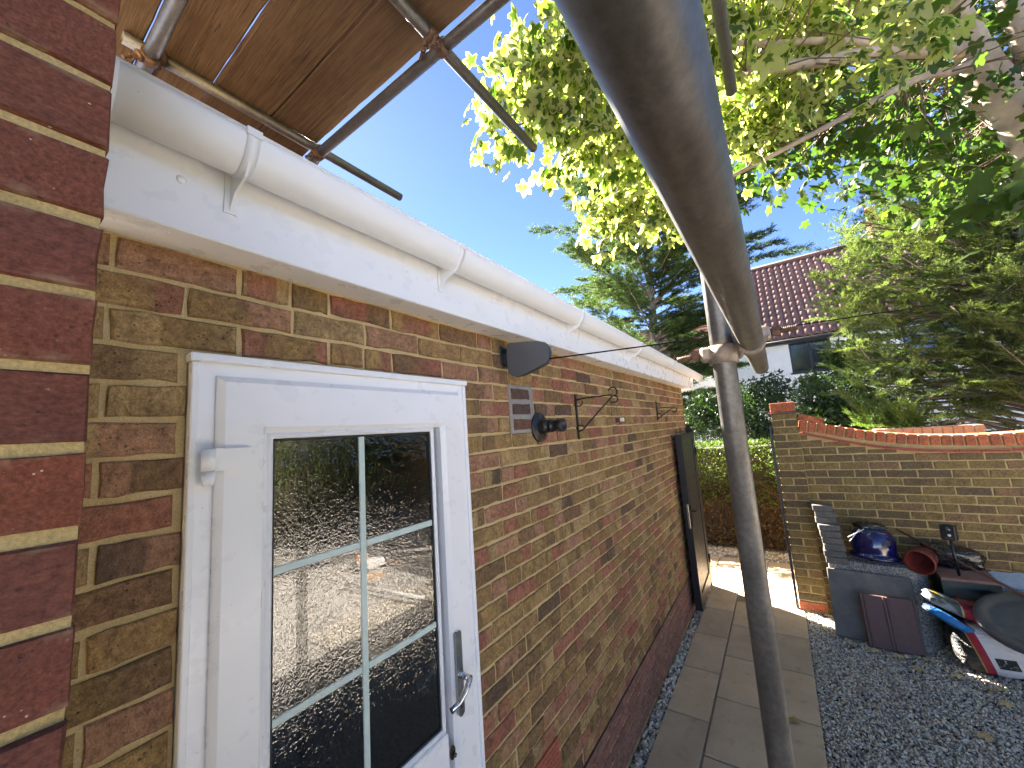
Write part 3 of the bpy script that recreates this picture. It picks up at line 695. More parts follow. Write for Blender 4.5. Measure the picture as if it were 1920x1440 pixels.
# roof: tiles with scalloped lower edge
sl = math.tan(math.radians(24)); VV, FF = [], []
xs = np.arange(0.08, 6.0, 0.025); rows = 9
for r_ in range(rows):
    ya = 0.905 + r_ * 0.30; yb = ya + 0.34
    za = 2.79 + (ya - 0.905) * sl + 0.008; zb = 2.79 + (yb - 0.905) * sl - 0.008
    wv = 0.009 * np.abs(np.sin(xs * math.pi / 0.15))
    base = len(VV)
    for i_, x_ in enumerate(xs): VV += [(x_, ya, za + wv[i_] - 0.016), (x_, ya, za + wv[i_]), (x_, yb, zb + wv[i_])]
    for i_ in range(len(xs) - 1):
        o_ = base + 3 * i_; FF += [(o_, o_ + 3, o_ + 4, o_ + 1), (o_ + 1, o_ + 4, o_ + 5, o_ + 2)]
fast_mesh('roof', np.array(VV), np.array(FF), 'tilebrown', ga)
mb = MB(); mb.extrude([(0.09, 0.945, 2.77), (0.09, 3.6, 2.77 + 2.655 * sl), (0.09, 3.6, 2.73 + 2.655 * sl), (0.09, 0.945, 2.73)], (5.85, 0, 0)); mb.build('roof_deck', 'room', ga)
# ---- door
def frame_ring(b, x0, x1, z0, z1, wl, wt, y0, y1, ch=0.004, bottom=None):
    wb = wt if bottom is None else bottom
    # four mitred members: outer and inner rectangles with chamfered front edges
    O = [(x0, z0), (x1, z0), (x1, z1), (x0, z1)]; I = [(x0 + wl, z0 + wb), (x1 - wl, z0 + wb), (x1 - wl, z1 - wt), (x0 + wl, z1 - wt)]
    def sh(P, d): return [(P[0][0] + d, P[0][1] + d), (P[1][0] - d, P[1][1] + d), (P[2][0] - d, P[2][1] - d), (P[3][0] + d, P[3][1] - d)]
    rings = [(O, y1), (O, y0 + ch), (sh(O, ch), y0), (sh(I, -ch), y0), (I, y0 + ch), (I, y1)]
    for s_ in range(4):
        t_ = (s_ + 1) % 4; g_ = 0.0003
        vs = []
        for (P, y) in rings:
            a, c = np.array(P[s_]), np.array(P[t_]); d = (c - a) / np.linalg.norm(c - a); a = a + d * g_; c = c - d * g_
            vs += [(a[0], y, a[1]), (c[0], y, c[1])]
        fs = [(2 * i, 2 * i + 1, 2 * i + 3, 2 * i + 2) for i in range(5)] + [(10, 11, 1, 0)]
        b.add(vs, fs)
    return b
b = MB(); frame_ring(b, DX0 + 0.003, DX1 - 0.003, 0.2, DZ - 0.004, 0.052, 0.052, 1.030, 1.10, 0.004, 0.06)
door = recalc(b.build('door', 'upvc', ga, label='white plastic door with obscure glass and pale glazing bars'))
b = MB(); b.box(DX0 - 0.004, DX1 + 0.002, 1.012, 1.06, DZ - 0.020, DZ - 0.002, 0.002); b.build('head_trim', 'upvc', door)
b = MB(); b.box(DX0 + 0.001, DX0 + 0.014, 1.022, 1.05, 0.2, DZ - 0.022, 0.002); b.build('side_trim', 'upvc', door)
b = MB(); b.box(DX1 - 0.016, DX1 - 0.001, 1.020, 1.05, 0.2, DZ - 0.022, 0.002); b.build('side_trim', 'upvc', door)
LX0, LX1, LZ1 = 0.329, 1.122, 2.274          # leaf
GX0, GX1, GZ0, GZ1 = 0.434, 0.985, 1.145, 2.142   # glass opening
b = MB(); frame_ring(b, LX0, LX1, 0.24, LZ1, GX0 - LX0, LZ1 - GZ1, 1.010, 1.075, 0.014, 0.12)
leaf = recalc(b.build('leaf', 'upvc', door))
b = MB(); b.box(GX0, LX1 - (LX1 - GX1), 1.0125, 1.07, GZ0 - 0.125, GZ0, 0.004); b.build('mid_rail', 'upvc', door)
b = MB(); b.box(GX0, GX1, 1.030, 1.06, 0.36, GZ0 - 0.126, 0.002); b.build('lower_panel', 'upvc', door)
b = MB(); frame_ring(b, GX0 + 0.0005, GX1 - 0.0005, GZ0 + 0.0005, GZ1 - 0.0005, 0.014, 0.014, 1.019, 1.05, 0.006); recalc(b.build('glazing_bead', 'upvc', door))
b = MB(); frame_ring(b, GX0 + 0.0145, GX1 - 0.0145, GZ0 + 0.0145, GZ1 - 0.0145, 0.006, 0.006, 1.0275, 1.05, 0.002); recalc(b.build('rubber_seal', 'seal', door))
xm = 0.697; zr = [GZ0 + 0.015, 1.482, 1.813, GZ1 - 0.015]; xc_ = [GX0 + 0.015, xm, GX1 - 0.015]
for i in range(2):
    for j in range(3):
        b = MB(); x0, x1 = xc_[i], xc_[i + 1]; z0, z1 = zr[j], zr[j + 1]
        if i == 0: x1 -= 0.010
        else: x0 += 0.010
        if j > 0: z0 += 0.010
        if j < 2: z1 -= 0.010
        b.add([(x0, 1.033, z0), (x1, 1.033, z0), (x1, 1.033, z1), (x0, 1.033, z1)], [(0, 1, 2, 3)]); b.build('pane', 'glass', door)
for zb in (1.482, 1.813):
    b = MB(); b.box(GX0 + 0.015, xm - 0.0105, 1.0305, 1.040, zb - 0.0095, zb + 0.0095, 0.002); b.build('glazing_bar', 'bar', door)
    b = MB(); b.box(xm + 0.0105, GX1 - 0.015, 1.0305, 1.040, zb - 0.0095, zb + 0.0095, 0.002); b.build('glazing_bar', 'bar', door)
b = MB(); b.box(xm - 0.0095, xm + 0.0095, 1.0300, 1.0402, GZ0 + 0.015, GZ1 - 0.015, 0.002); b.build('glazing_bar', 'bar', door)
# hinge
hz = 2.088
b = MB(); hx0, hx1 = 0.311, 0.400
pl = [(hx0 + 0.010, hz - 0.024), (hx1 - 0.016, hz - 0.024), (hx1 - 0.004, hz - 0.014), (hx1, hz - 0.004), (hx1, hz + 0.008), (hx1 - 0.004, hz + 0.015), (hx1 - 0.012, hz + 0.022), (hx0 + 0.010, hz + 0.024)]
b.extrude([(x_, 0.994, z_) for x_, z_ in pl], (0, 0.015, 0)); b.tube([(hx0 + 0.002, 1.004, hz - 0.022), (hx0 + 0.002, 1.004, hz + 0.024)], 0.0135, 18)
b.tube([(hx0 + 0.002, 1.004, hz - 0.055), (hx0 + 0.002, 1.004, hz - 0.050), (hx0 + 0.002, 1.004, hz - 0.024)], [0.006, 0.012, 0.0125], 18)
recalc(b.build('hinge', 'upvc', door))
# handle
hx = 1.036
b = MB(); n_ = 14
ol = [(hx + 0.0145 * math.cos(a), 1.425 + 0.0145 * math.sin(a)) for a in np.linspace(0, math.pi, n_)] + [(hx + 0.0145 * math.cos(a), 1.185 + 0.0145 * math.sin(a)) for a in np.linspace(math.pi, 2 * math.pi, n_)]
b.extrude([(x_, 0.999, z_) for x_, z_ in ol], (0, 0.011, 0)); hp = recalc(b.build('handle_plate', 'chrome', door))
b = MB(); b.tube([(hx, 1.0, 1.300), (hx, 0.972, 1.300), (hx + 0.002, 0.962, 1.298)], [0.011, 0.010, 0.009], 16)
b.tube([(hx + 0.006, 0.962, 1.300), (hx - 0.004, 0.956, 1.296), (hx - 0.030, 0.953, 1.272), (hx - 0.058, 0.955, 1.256), (hx - 0.088, 0.960, 1.249)], [0.010, 0.0105, 0.0085, 0.0085, 0.0095], 16); b.build('lever', 'chrome', door)
b = MB(); b.tube([(hx, 0.9985, 1.215), (hx, 0.9965, 1.215)], 0.0075, 14); b.box(hx - 0.003, hx + 0.003, 0.9967, 0.9988, 1.195, 1.212); b.build('lock_cylinder', 'darkmetal', door)
b = MB(); kx, kz = 0.995, 1.083
b.extrude([(kx + 0.012 * math.cos(a), 1.009, kz + 0.021 * math.sin(a)) for a in np.linspace(0, 2 * math.pi, 20)[:-1]], (0, 0.003, 0)); b.tube([(kx, 1.009, kz - 0.004), (kx + 0.004, 0.998, kz - 0.006)], 0.006, 12); recalc(b.build('escutcheon', 'darkmetal', door))

# ================================================================== HOUSE WALL (left edge)
hw = empty('house_wall', (-0.5, 0.6, 0), 'end of a smooth red brick house wall with yellow mortar', 'wall')
RY = 0.53
mb = MB(); mb.box(-2.2, 0.0705, RY + 0.006, 1.0, -0.03, 4.6); mb.build('mortar_bed', 'mortar_y', hw)
recs = []
for k in range(61):
    zc = 2.10 + (0.0261 * 0.53) + 0.0375 + 0.075 * (k - 28); u = 0.0745; first = 0.215 if k % 2 else 0.1025
    if k % 2 == 0: first = 0.215
    e = [u, u - (0.22 if k % 2 else 0.335)]
    while e[-1] > -2.1: e.append(e[-1] - 0.225)
    for a, c in zip(e[:-1], e[1:]):
        if (a + c) / 2 < -0.75: continue
        recs.append((((a + c) / 2 + (0.005 if a != u else 0), RY + random.gauss(0, 0.0008), zc), a - c - (0.010 if a != u else 0.005), 0.0645))
lay_bricks(hw, recs, 'redbrick', None, limit=400, rank=False)

# ================================================================== SCAFFOLD
TR = 0.02415
sc = empty('scaffold', (1.0, 0.1, 0), 'galvanised scaffold tubes and couplers framing the view', 'scaffold')
ZX, ZY = 2.10 + 1.62, 2.10 + 1.62 - 0.0500
def stube(a, b, name='scaffold_tube', label=None):
    m_ = MB(); m_.pipe(a, b, TR, TR - 0.004, 36); return m_.build(name, 'galv', sc, label)
post_xy = (1.005, 0.086)
stube((post_xy[0], post_xy[1], -0.02), (post_xy[0] - 0.012, post_xy[1] - 0.004, 5.6), 'upright_tube', 'upright tube standing on the path')
lz = 2.10 + 0.172; ly = post_xy[1] - 0.056
stube((-1.6, ly, lz + 0.006), (1.60, ly - 0.004, lz - 0.002), 'ledger_tube', 'thick near tube running over the camera')
T1Y, T2Y, T5Y = 1.885, 0.955, -0.022
T3X, T4X = 1.026, 0.343
stube((0.27, T1Y, ZX), (1.60, T1Y, ZX)); stube((0.10, T2Y, ZX), (1.765 * 1.018, T2Y, ZX)); stube((-1.4, T5Y + 0.006, ZX - 0.015), (2.09, T5Y, ZX - 0.01))
stube((T3X, T1Y + 0.06, ZY), (T3X, -2.4, ZY)); stube((T4X, T1Y + 0.07, ZY), (T4X, -2.4, ZY))
mb = MB(); mb.box(post_xy[0] - 0.075, post_xy[0] + 0.075, post_xy[1] - 0.075, post_xy[1] + 0.075, 0.002, 0.008, 0.001); mb.build('base_plate', 'rust', sc)
def band(b, c, ax, w=0.042, t=0.0065, n=22, a0=0, a1=2 * math.pi):
    c = np.array(c, float); t_ = np.array(ax, float)
    b.pipe(c - t_ * w / 2, c + t_ * w / 2, TR + t, TR - 0.0005, n)
def hexnut(b, c, ax, r=0.012, h=0.016): b.tube([np.array(c) - np.array(ax) * h / 2, np.array(c) + np.array(ax) * h / 2], r, 6, smooth=False)
def coupler(c1, ax1, c2, ax2, bolt1, bolt2, mat='rust'):
    """two bands, a boss between them, and a bolt with nut on each band"""
    b = MB(); band(b, c1, ax1); band(b, c2, ax2); c1 = np.array(c1, float); c2 = np.array(c2, float)
    mid = (c1 + c2) / 2; u = (c2 - c1) / np.linalg.norm(c2 - c1); p = np.cross(u, [0.3, 0.5, 0.8]); p /= np.linalg.norm(p); q = np.cross(u, p)
    b.cbox(mid, (0.016, 0.040, 0.040), np.stack([u, p, q], 1), 0.004)
    for c, bt in ((c1, bolt1), (c2, bolt2)):
        root, d, side = np.array(bt[0], float), np.array(bt[1], float), bt[2]
        d /= np.linalg.norm(d); s2 = np.cross(d, np.array(side, float))
        b.cbox(root, (0.024, 0.034, 0.034), np.stack([d, np.array(side, float), s2], 1), 0.006)
    o = recalc(b.build('coupler', mat, sc))
    for c, bt in ((c1, bolt1), (c2, bolt2)):
        root, d = np.array(bt[0], float), np.array(bt[1], float); d /= np.linalg.norm(d)
        b = MB(); hexnut(b, root + d * 0.022, d); b.tube([root + d * 0.03, root + d * 0.062], 0.0062, 10)
        for k in range(8): b.tube([root + d * (0.034 + k * 0.0035), root + d * (0.0355 + k * 0.0035)], 0.0069, 10)
        b.build('bolt', 'rust', o)
    return o
X_, Y_, Z_ = np.eye(3)
pc = np.array([post_xy[0] - 0.005, post_xy[1] - 0.001, lz - 0.026]); lc = np.array([post_xy[0] + 0.028, ly, lz])
coupler(pc, Z_, lc, X_, (pc + np.array([-0.010, 0.034, 0.004]), (-0.12, 1, -0.05), Z_), (lc + np.array([0.012, -0.030, 0.016]), (0.1, -1, 0.02), X_), 'rustpale')
for (tx, ty) in ((T3X, T1Y), (T3X, T2Y), (T3X, T5Y), (T4X, T1Y), (T4X, T2Y), (T4X, T5Y)):
    a = np.array([tx - 0.035 if ty == T2Y else tx + 0.03, ty, ZX - (0.012 if ty == T5Y else 0)]); b_ = np.array([tx, ty - 0.034, ZY])
    coupler(a, X_, b_, Y_, (a + np.array([0, 0.028, -0.022]), (0, 0.6, -0.8), X_), (b_ + np.array([-0.03, 0, -0.018]), (-0.7, 0, -0.7), Y_))
pp = np.array([post_xy[0] - 0.009, post_xy[1] - 0.003, ZX + 0.03]); pq = np.array([post_xy[0] + 0.03, T5Y + 0.002, ZX - 0.012])
coupler(pp, Z_, pq + np.array([0.06, 0, 0]), X_, (pp + np.array([0.032, 0, 0]), (1, 0, 0), Z_), (pq + np.array([0.06, -0.03, 0]), (0, -1, 0), X_))
# boards, each lying loose on the tubes
bz = ZX + TR + 0.001; xe = 1.027
names = ['outermost weathered scaffold board, its edge bright against the sky', 'second weathered scaffold board in from the open edge of the platform',
         'third weathered scaffold board in from the open edge of the platform', 'weathered scaffold board nearest the red brick house wall']
for i in range(4):
    x1 = xe - i * 0.234; x0 = x1 - (0.2250 if i < 3 else 0.222); b = MB(); r = np.random.default_rng(50 + i)
    n = 60; ys = np.linspace(-1.5, 2.08 + r.uniform(-0.03, 0.03), n); vs = []; fs = []
    wl = 0.0018 * np.cumsum(r.normal(0, 0.4, n)); wr = 0.0018 * np.cumsum(r.normal(0, 0.4, n)); wl -= wl.mean(); wr -= wr.mean()
    for k, y in enumerate(ys):
        e = 0.005
        a = x0 + wl[k] * 0.8 + r.normal(0, 0.0007); c = x1 + wr[k] * 0.8 + r.normal(0, 0.0007)
        vs += [(a + e, y, bz), (c - e, y, bz), (c, y, bz + e), (c, y, bz + 0.036 - e), (c - e, y, bz + 0.036), (a + e, y, bz + 0.036), (a, y, bz + 0.036 - e), (a, y, bz + e)]
    for k in range(n - 1):
        for q in range(8): fs.append((k * 8 + q, k * 8 + (q + 1) % 8, (k + 1) * 8 + (q + 1) % 8, (k + 1) * 8 + q))
    fs += [tuple(range(8)), tuple((n - 1) * 8 + q for q in range(8))]
    b.add(vs, fs); bo = recalc(b.build('scaffold_board', 'board', None, names[i], 'board', 'scaffold boards overhead'))
    b = MB(); b.box(x0 - 0.001, x1 + 0.001, ys[0] - 0.001, ys[0] + 0.03, bz - 0.0012, bz + 0.0372); b.build('end_band', 'galv', bo)

# ================================================================== THINGS FIXED TO THE GARAGE WALL
def tr(pts, f): return [f(px, py) for px, py in pts]
# retractable washing line
reel = empty('washing_line_reel', PX(945, 670, 1.46), 'grey plastic washing line reel on a bracket high on the garage wall', 'washing line')
f146 = lambda px, py: PX(px, py, 1.455)
ol = tr([(950, 646), (956, 643), (1005, 639), (1018, 641), (1024, 648), (1027, 658), (1027, 672), (1022, 680), (1000, 692), (978, 703), (968, 706), (959, 704), (953, 697), (951, 680)], f146)
b = MB(); b.extrude(ol, (0.016, 0, 0)); c = np.mean(ol, 0)
b.extrude([np.array(p) * 0.97 + np.array([c[0], c[1], c[2]]) * 0.03 + np.array([0.017, 0, 0]) for p in ol], (0.030, 0, 0)); recalc(b.build('casing', 'greypl', reel))
b = MB(); b.extrude([np.array(p) + np.array([-0.0030, 0, 0]) * 0 + (np.array(p) - c) * 0.012 + np.array([0.012, 0, 0]) for p in ol], (0.012, 0, 0)); recalc(b.build('casing_seam', 'blackpl', reel))
b = MB(); a = PX(936, 668, 1.46); t1 = PX(950, 658, 1.46); t2 = PX(950, 686, 1.46)
b.box(1.445, 1.485, WY - 0.010, WY - 0.002, a[2] - 0.045, a[2] + 0.045, 0.002); b.box(1.458, 1.474, t1[1] - 0.004, WY - 0.009, t1[2] - 0.006, t1[2] + 0.006); b.box(1.458, 1.474, t2[1] - 0.004, WY - 0.009, t2[2] - 0.006, t2[2] + 0.006)
b.tube([(1.466, t1[1] + 0.006, t2[2] - 0.012), (1.466, t1[1] + 0.006, t1[2] + 0.012)], 0.005, 10); b.build('bracket', 'blackpl', reel)
l0 = PX(1026, 673, 1.463); l1 = PR(1920, 538.5, 4.6); l2 = l1 + (l1 - l0) * 0.35
sag = [l0 + (l2 - l0) * t + np.array([0, 0, -0.10 * t * (1 - t)]) for t in np.linspace(0, 1, 20)]
b = MB(); b.tube(sag, 0.0036, 6); b.build('line', 'wire', reel)
# flue / vent pipe
p = np.array(PY(1010, 801, WY)); fl = empty('vent_pipe', p, 'black plastic vent pipe with round flange on the garage wall', 'pipe')
b = MB(); b.lathe([(0.0, 0.002), (0.078, 0.002), (0.080, 0.006), (0.076, 0.011), (0.048, 0.015), (0.038, 0.020), (0.038, 0.030)], p, (0, -1, 0), 32); b.build('flange', 'blackpl', fl)
b = MB(); b.lathe([(0.034, 0.015), (0.034, 0.060), (0.030, 0.062), (0.030, 0.075), (0.033, 0.077), (0.033, 0.086), (0.0295, 0.088), (0.0295, 0.118), (0.034, 0.120), (0.034, 0.150), (0.026, 0.150), (0.024, 0.10), (0.0, 0.10)], p, (0.0, -1, 0.02), 28); b.build('pipe', 'blackpl', fl)
b = MB(); b.box(p[0] - 0.041, p[0] - 0.033, WY - 0.055, WY - 0.015, p[2] - 0.02, p[2] + 0.02, 0.002); b.build('clip', 'blackpl', fl)
# hanging basket brackets (traced in the plane square to the wall)
def basket(name_label, X0, plate, arm, strut, hook, curls, r):
    f = lambda px, py: np.array(PX(px, py, X0)); a, b_ = f(*plate[0]), f(*plate[1])
    root = empty('basket_bracket', (X0, WY, b_[2]), name_label, 'bracket', 'hanging basket brackets')
    m_ = MB(); m_.box(X0 - 0.010, X0 + 0.010, WY - 0.009, WY - 0.001, b_[2], a[2], 0.0015); m_.build('wall_plate', 'iron', root)
    def path3(pts): return [f(px, py) for px, py in pts]
    m_ = MB(); q = path3(arm); q[0][1] = WY - 0.006; m_.tube(q, r, 8); m_.build('arm', 'iron', root)
    m_ = MB(); q = path3(strut); q[0][1] = WY - 0.006; m_.tube(q, r * 1.15, 8); m_.build('strut', 'iron', root)
    for h in hook: m_ = MB(); m_.tube(path3(h), r, 8); m_.build('hook', 'iron', root)
    for h in curls: m_ = MB(); m_.tube(path3(h), r * 0.85, 8); m_.build('scroll', 'iron', root)
def zc7(pts): return [(880 + x / 4, 580 + y / 4) for x, y in pts]
def arcpx(cx, cy, rx, ry, a0, a1, n=12): return [(cx + rx * math.cos(math.radians(a)), cy + ry * math.sin(math.radians(a))) for a in np.linspace(a0, a1, n)]
basket('black iron hanging basket bracket beside the vent pipe', 2.233, zc7([(785, 640), (815, 975)]), zc7([(790, 682), (850, 668), (950, 655), (1070, 640)]),
       zc7([(805, 918), (850, 905), (940, 800), (1075, 648)]), [zc7(arcpx(1075, 618, 32, 34, 190, 430)), zc7([(1075, 645)] + arcpx(1085, 672, 28, 26, -60, 110, 8) + [(1060, 694)])],
       [zc7(arcpx(815, 700, 34, 26, 190, -30, 10)), zc7(arcpx(835, 892, 30, 24, 140, 330, 9))], 0.0042)
basket('small black iron hanging basket bracket near the gate', 4.22, zc7([(1395, 688), (1402, 832)]), zc7([(1398, 742), (1450, 738), (1525, 734)]),
       zc7([(1402, 818), (1430, 812), (1470, 778), (1525, 740)]), [zc7([(1525, 736)] + arcpx(1535, 752, 20, 20, -90, 150, 10))],
       [zc7(arcpx(1413, 718, 14, 16, 150, 400, 10)), zc7(arcpx(1420, 792, 18, 14, 170, 400, 10))], 0.0048)
# small sensor box and hook
p = np.array(PY(1156, 788, WY)); o_ = empty('sensor_box', p, 'tiny brown and white box fixed to the garage wall', 'box')
b = MB(); b.box(p[0] - 0.035, p[0] + 0.005, WY - 0.035, WY - 0.001, p[2] - 0.018, p[2] + 0.018, 0.003); b.build('base', 'tilebrown', o_)
b = MB(); b.box(p[0] - 0.028, p[0] + 0.006, WY - 0.062, WY - 0.0355, p[2] - 0.012, p[2] + 0.016, 0.004); b.build('cover', 'whitepl', o_)
b = MB(); q = [np.array(PX(px, py, p[0])) for px, py in zc7([(1105, 740), (1110, 720), (1100, 712), (1112, 755), (1105, 768)])]; b.tube(q, 0.002, 6); b.build('hook', 'chrome', o_)
# ================================================================== GATE
gt = empty('garden_gate', (5.15, 0.96, 0), 'anthracite side gate folded back against the garage wall', 'gate')
gx0, gx1 = 4.72, 5.60
def GYf(x): return 0.930 + 0.025 * (x - gx0) / (gx1 - gx0)
ang = math.atan2(0.025, gx1 - gx0); GR_ = rotz(ang)
def gbox(b, u0, u1, d0, d1, z0, z1, c=0.0):
    cu, cd = (u0 + u1) / 2, (d0 + d1) / 2
    b.cbox(np.array([gx0, 0.930, 0]) + GR_ @ np.array([cu, cd, (z0 + z1) / 2]), (u1 - u0, d1 - d0, z1 - z0), GR_, max(c, 0.0008))
W_ = gx1 - gx0
b = MB(); gbox(b, 0.0, 0.075, 0, 0.045, 0.06, 1.955, 0.003); b.build('stile', 'gate', gt); b = MB(); gbox(b, W_ - 0.075, W_, 0, 0.045, 0.06, 1.955, 0.003); b.build('stile', 'gate', gt)
for z0, z1 in ((0.06, 0.20), (1.87, 1.954)): b = MB(); gbox(b, 0.0755, W_ - 0.0755, 0.0005, 0.0445, z0, z1, 0.003); b.build('rail', 'gate', gt)
nb = 7; bw = (W_ - 0.152) / nb
for i in range(nb): b = MB(); gbox(b, 0.076 + i * bw + 0.002, 0.076 + (i + 1) * bw - 0.002, 0.012, 0.034, 0.201, 1.869, 0.003); b.build('board', 'gate', gt)
b = MB(); gbox(b, -0.006, -0.0004, -0.001, 0.068, 0.06, 1.955, 0.001); b.build('edge_strip', 'gate_edge', gt)
b = MB(); gbox(b, 0.02, 0.06, -0.008, -0.0004, 0.93, 1.17, 0.003); hp = b.build('handle_plate', 'iron', gt)
b = MB(); q = np.array([gx0, 0.93, 0]); b.tube([q + GR_ @ np.array([0.04, -0.006, 1.10]), q + GR_ @ np.array([0.04, -0.045, 1.10]), q + GR_ @ np.array([0.06, -0.05, 1.10]), q + GR_ @ np.array([0.15, -0.05, 1.098])], 0.008, 10); b.build('lever', 'iron', gt)
b = MB(); gbox(b, -0.0085, -0.0062, 0.014, 0.036, 0.92, 1.18, 0.0008); b.build('lock_strip', 'chrome', gt)
b = MB(); b.box(5.605, 5.665, 0.955, 1.036, 0.0, 2.0, 0.003); b.build('hinge_post', 'gate_edge', gt)
for z in (0.35, 1.70): b = MB(); b.tube([(5.603, 0.945, z - 0.05), (5.603, 0.945, z + 0.05)], 0.012, 12); b.build('hinge', 'iron', gt)
b = MB(); b.box(5.60, 5.70, 0.94, 1.03, 2.03, 2.06, 0.003); b.box(5.63, 5.66, 0.985, 1.036, 2.001, 2.03); b.build('top_catch', 'gate_edge', gt)

# ================================================================== GARDEN WALL
PXF, WXF = 5.35, 5.42                        # pillar face, wall face
gw = empty('garden_wall', (5.5, -1.2, 0), 'curved garden wall of stock brick with orange brick coping and end pillar', 'wall')
def curve(pts):
    q = np.array([PX(px, py, WXF)[1:] for px, py in pts]); o = np.argsort(q[:, 0]); q = q[o]
    return lambda y: float(np.interp(y, q[:, 0], q[:, 1]) if q[0, 0] <= y else q[0, 1] + (q[0, 0] - y) * 0.10)
ctop = curve([(1497, 788), (1540, 794), (1580, 801), (1618, 807), (1680, 812), (1730, 815), (1802, 815), (1860, 813), (1920, 809.5)])
cbot = curve([(1497, 807), (1540, 812), (1580, 819), (1618, 824.5), (1680, 831.5), (1730, 834.5), (1811, 835), (1920, 835)])
cmor = curve([(1497, 813), (1560, 826), (1618, 836), (1655, 841), (1710, 846), (1766, 848), (1850, 848), (1920, 846.5)])
YE = -3.4
mb = MB(); ys = np.linspace(-0.17, YE, 40)
vs = []; fs = []
for y in ys: vs += [(WXF + 0.006, y, -0.03), (WXF + 0.006, y, cmor(y)), (WXF + 0.21, y, cmor(y)), (WXF + 0.21, y, -0.03)]
for i in range(len(ys) - 1):
    for q in range(4): fs.append((i * 4 + q, i * 4 + (q + 1) % 4, (i + 1) * 4 + (q + 1) % 4, (i + 1) * 4 + q))
mb.add(vs, fs); recalc(mb.build('mortar_bed', 'mortar_garden', gw))
recs = []; CH = 0.081
for k in range(25):
    z0 = 0.02 + k * CH
    for (a, b) in course(-0.178 + 0.0, 3.2, 0.02 + (0.116 if k % 2 else 0), 0.232, 0.011, [(-9, 0.184)], 0.004, 0.05):
        ym = -(a + b) / 2; top = cmor(ym) - 0.006
        if z0 + 0.02 > top: continue
        h = min(CH - 0.011, top - z0 - 0.002)
        recs.append(((WXF + random.gauss(0, 0.0015), ym, z0 + h / 2), b - a, h))
lay_bricks(gw, recs, 'gbrick', 'gbrick_far', rot=-math.pi / 2, limit=290)
# creasing tiles and coping bricks following the curve
y = -0.185; i = 0
while y > YE + 0.15:
    for r_ in range(2):
        b = MB(); l = 0.165; ya, yb = y - 0.03 * r_, y - 0.03 * r_ - l + 0.004; za, zb = cmor(ya), cmor(yb); t = 0.013
        x0, x1 = WXF - 0.018 - 0.005 * (1 - r_), WXF + 0.235; dz = r_ * 0.017
        b.add([(x0, ya, za + dz), (x1, ya, za + dz), (x1, yb, zb + dz), (x0, yb, zb + dz), (x0, ya, za + dz + t), (x1, ya, za + dz + t), (x1, yb, zb + dz + t), (x0, yb, zb + dz + t)],
              [(0, 1, 2, 3), (7, 6, 5, 4), (0, 4, 5, 1), (1, 5, 6, 2), (2, 6, 7, 3), (3, 7, 4, 0)]); recalc(b.build('creasing_tile', 'terracotta', gw))
    y -= 0.165
cb = brick_meshes('coping', 'c'); y = -0.19
while y > YE + 0.1:
    wd = 0.066; ym = y - wd / 2; zb, zt = cbot(ym), ctop(ym); sl_ = math.atan2(ctop(ym - 0.05) - ctop(ym + 0.05), 0.1)
    b = MB(); b.cbox((WXF + 0.107, ym, (zb + zt) / 2), (0.232, wd, zt - zb), rotx(-sl_) @ rotz(random.gauss(0, 0.008)), 0.005); o = b.build('coping_brick', 'coping', gw)
    o.data.materials[0] = M['coping']; y -= wd + 0.011
b = MB(); vs = []; fs = []; ys = np.linspace(-0.19, YE + 0.1, 60)
for y in ys: vs += [(WXF + 0.003, y, cmor(y) + 0.030), (WXF + 0.003, y, ctop(y) - 0.012), (WXF + 0.212, y, ctop(y) - 0.012), (WXF + 0.212, y, cmor(y) + 0.030)]
for i in range(len(ys) - 1):
    for q in range(4): fs.append((i * 4 + q, i * 4 + (q + 1) % 4, (i + 1) * 4 + (q + 1) % 4, (i + 1) * 4 + q))
b.add(vs, fs); recalc(b.build('coping_mortar', 'mortar_garden', gw))
# pillar
PY0, PY1 = 0.064, -0.178
b = MB(); b.box(PXF + 0.006, PXF + 0.26, PY1 + 0.004, PY0 - 0.006, -0.03, 2.105); b.build('pillar_mortar', 'mortar_garden', gw)
recs = []; side = []
for k in range(26):
    zc = 0.02 + k * CH + (CH - 0.011) / 2; h = CH - 0.011
    if zc > 2.1: break
    if k % 2: recs.append(((PXF, (PY0 + PY1) / 2, zc), 0.240, h)); side.append(((PXF + 0.055, PY0, zc), 0.102, h)); side.append(((PXF + 0.19, PY0, zc), 0.14, h))
    else:
        recs.append(((PXF, PY0 - 0.057, zc), 0.112, h)); recs.append(((PXF, PY1 + 0.057, zc), 0.112, h)); side.append(((PXF + 0.12, PY0, zc), 0.23, h))
lay_bricks(gw, recs, 'gbrick', None, rot=-math.pi / 2, name='pillar_brick', rank=False)
lay_bricks(gw, side, 'gbrick', None, rot=math.pi, name='pillar_brick', rank=False)
b = MB(); b.box(PXF - 0.004, PXF + 0.25, PY1 - 0.0, PY0, 0.0, 0.085, 0.004); b.build('pillar_foot', 'coping', gw)
b = MB(); b.box(PXF - 0.025, PXF + 0.285, PY1 - 0.02, PY0 + 0.03, 2.107, 2.122, 0.002); b.build('pillar_creasing', 'tilebrown', gw)
b = MB(); b.box(PXF - 0.004, PXF + 0.11, PY1 + 0.002, PY0 - 0.004, 2.124, 2.236, 0.005); b.build('pillar_cap_brick', 'coping', gw)
b = MB(); b.box(PXF + 0.121, PXF + 0.25, PY1 + 0.002, PY0 - 0.004, 2.124, 2.235, 0.005); b.build('pillar_cap_brick', 'coping', gw)
b = MB(); b.box(PXF + 0.01, PXF + 0.05, PY0 + 0.008, PY0 + 0.034, 0.0, 1.98, 0.002); b.build('gate_stop', 'gate_edge', gw)
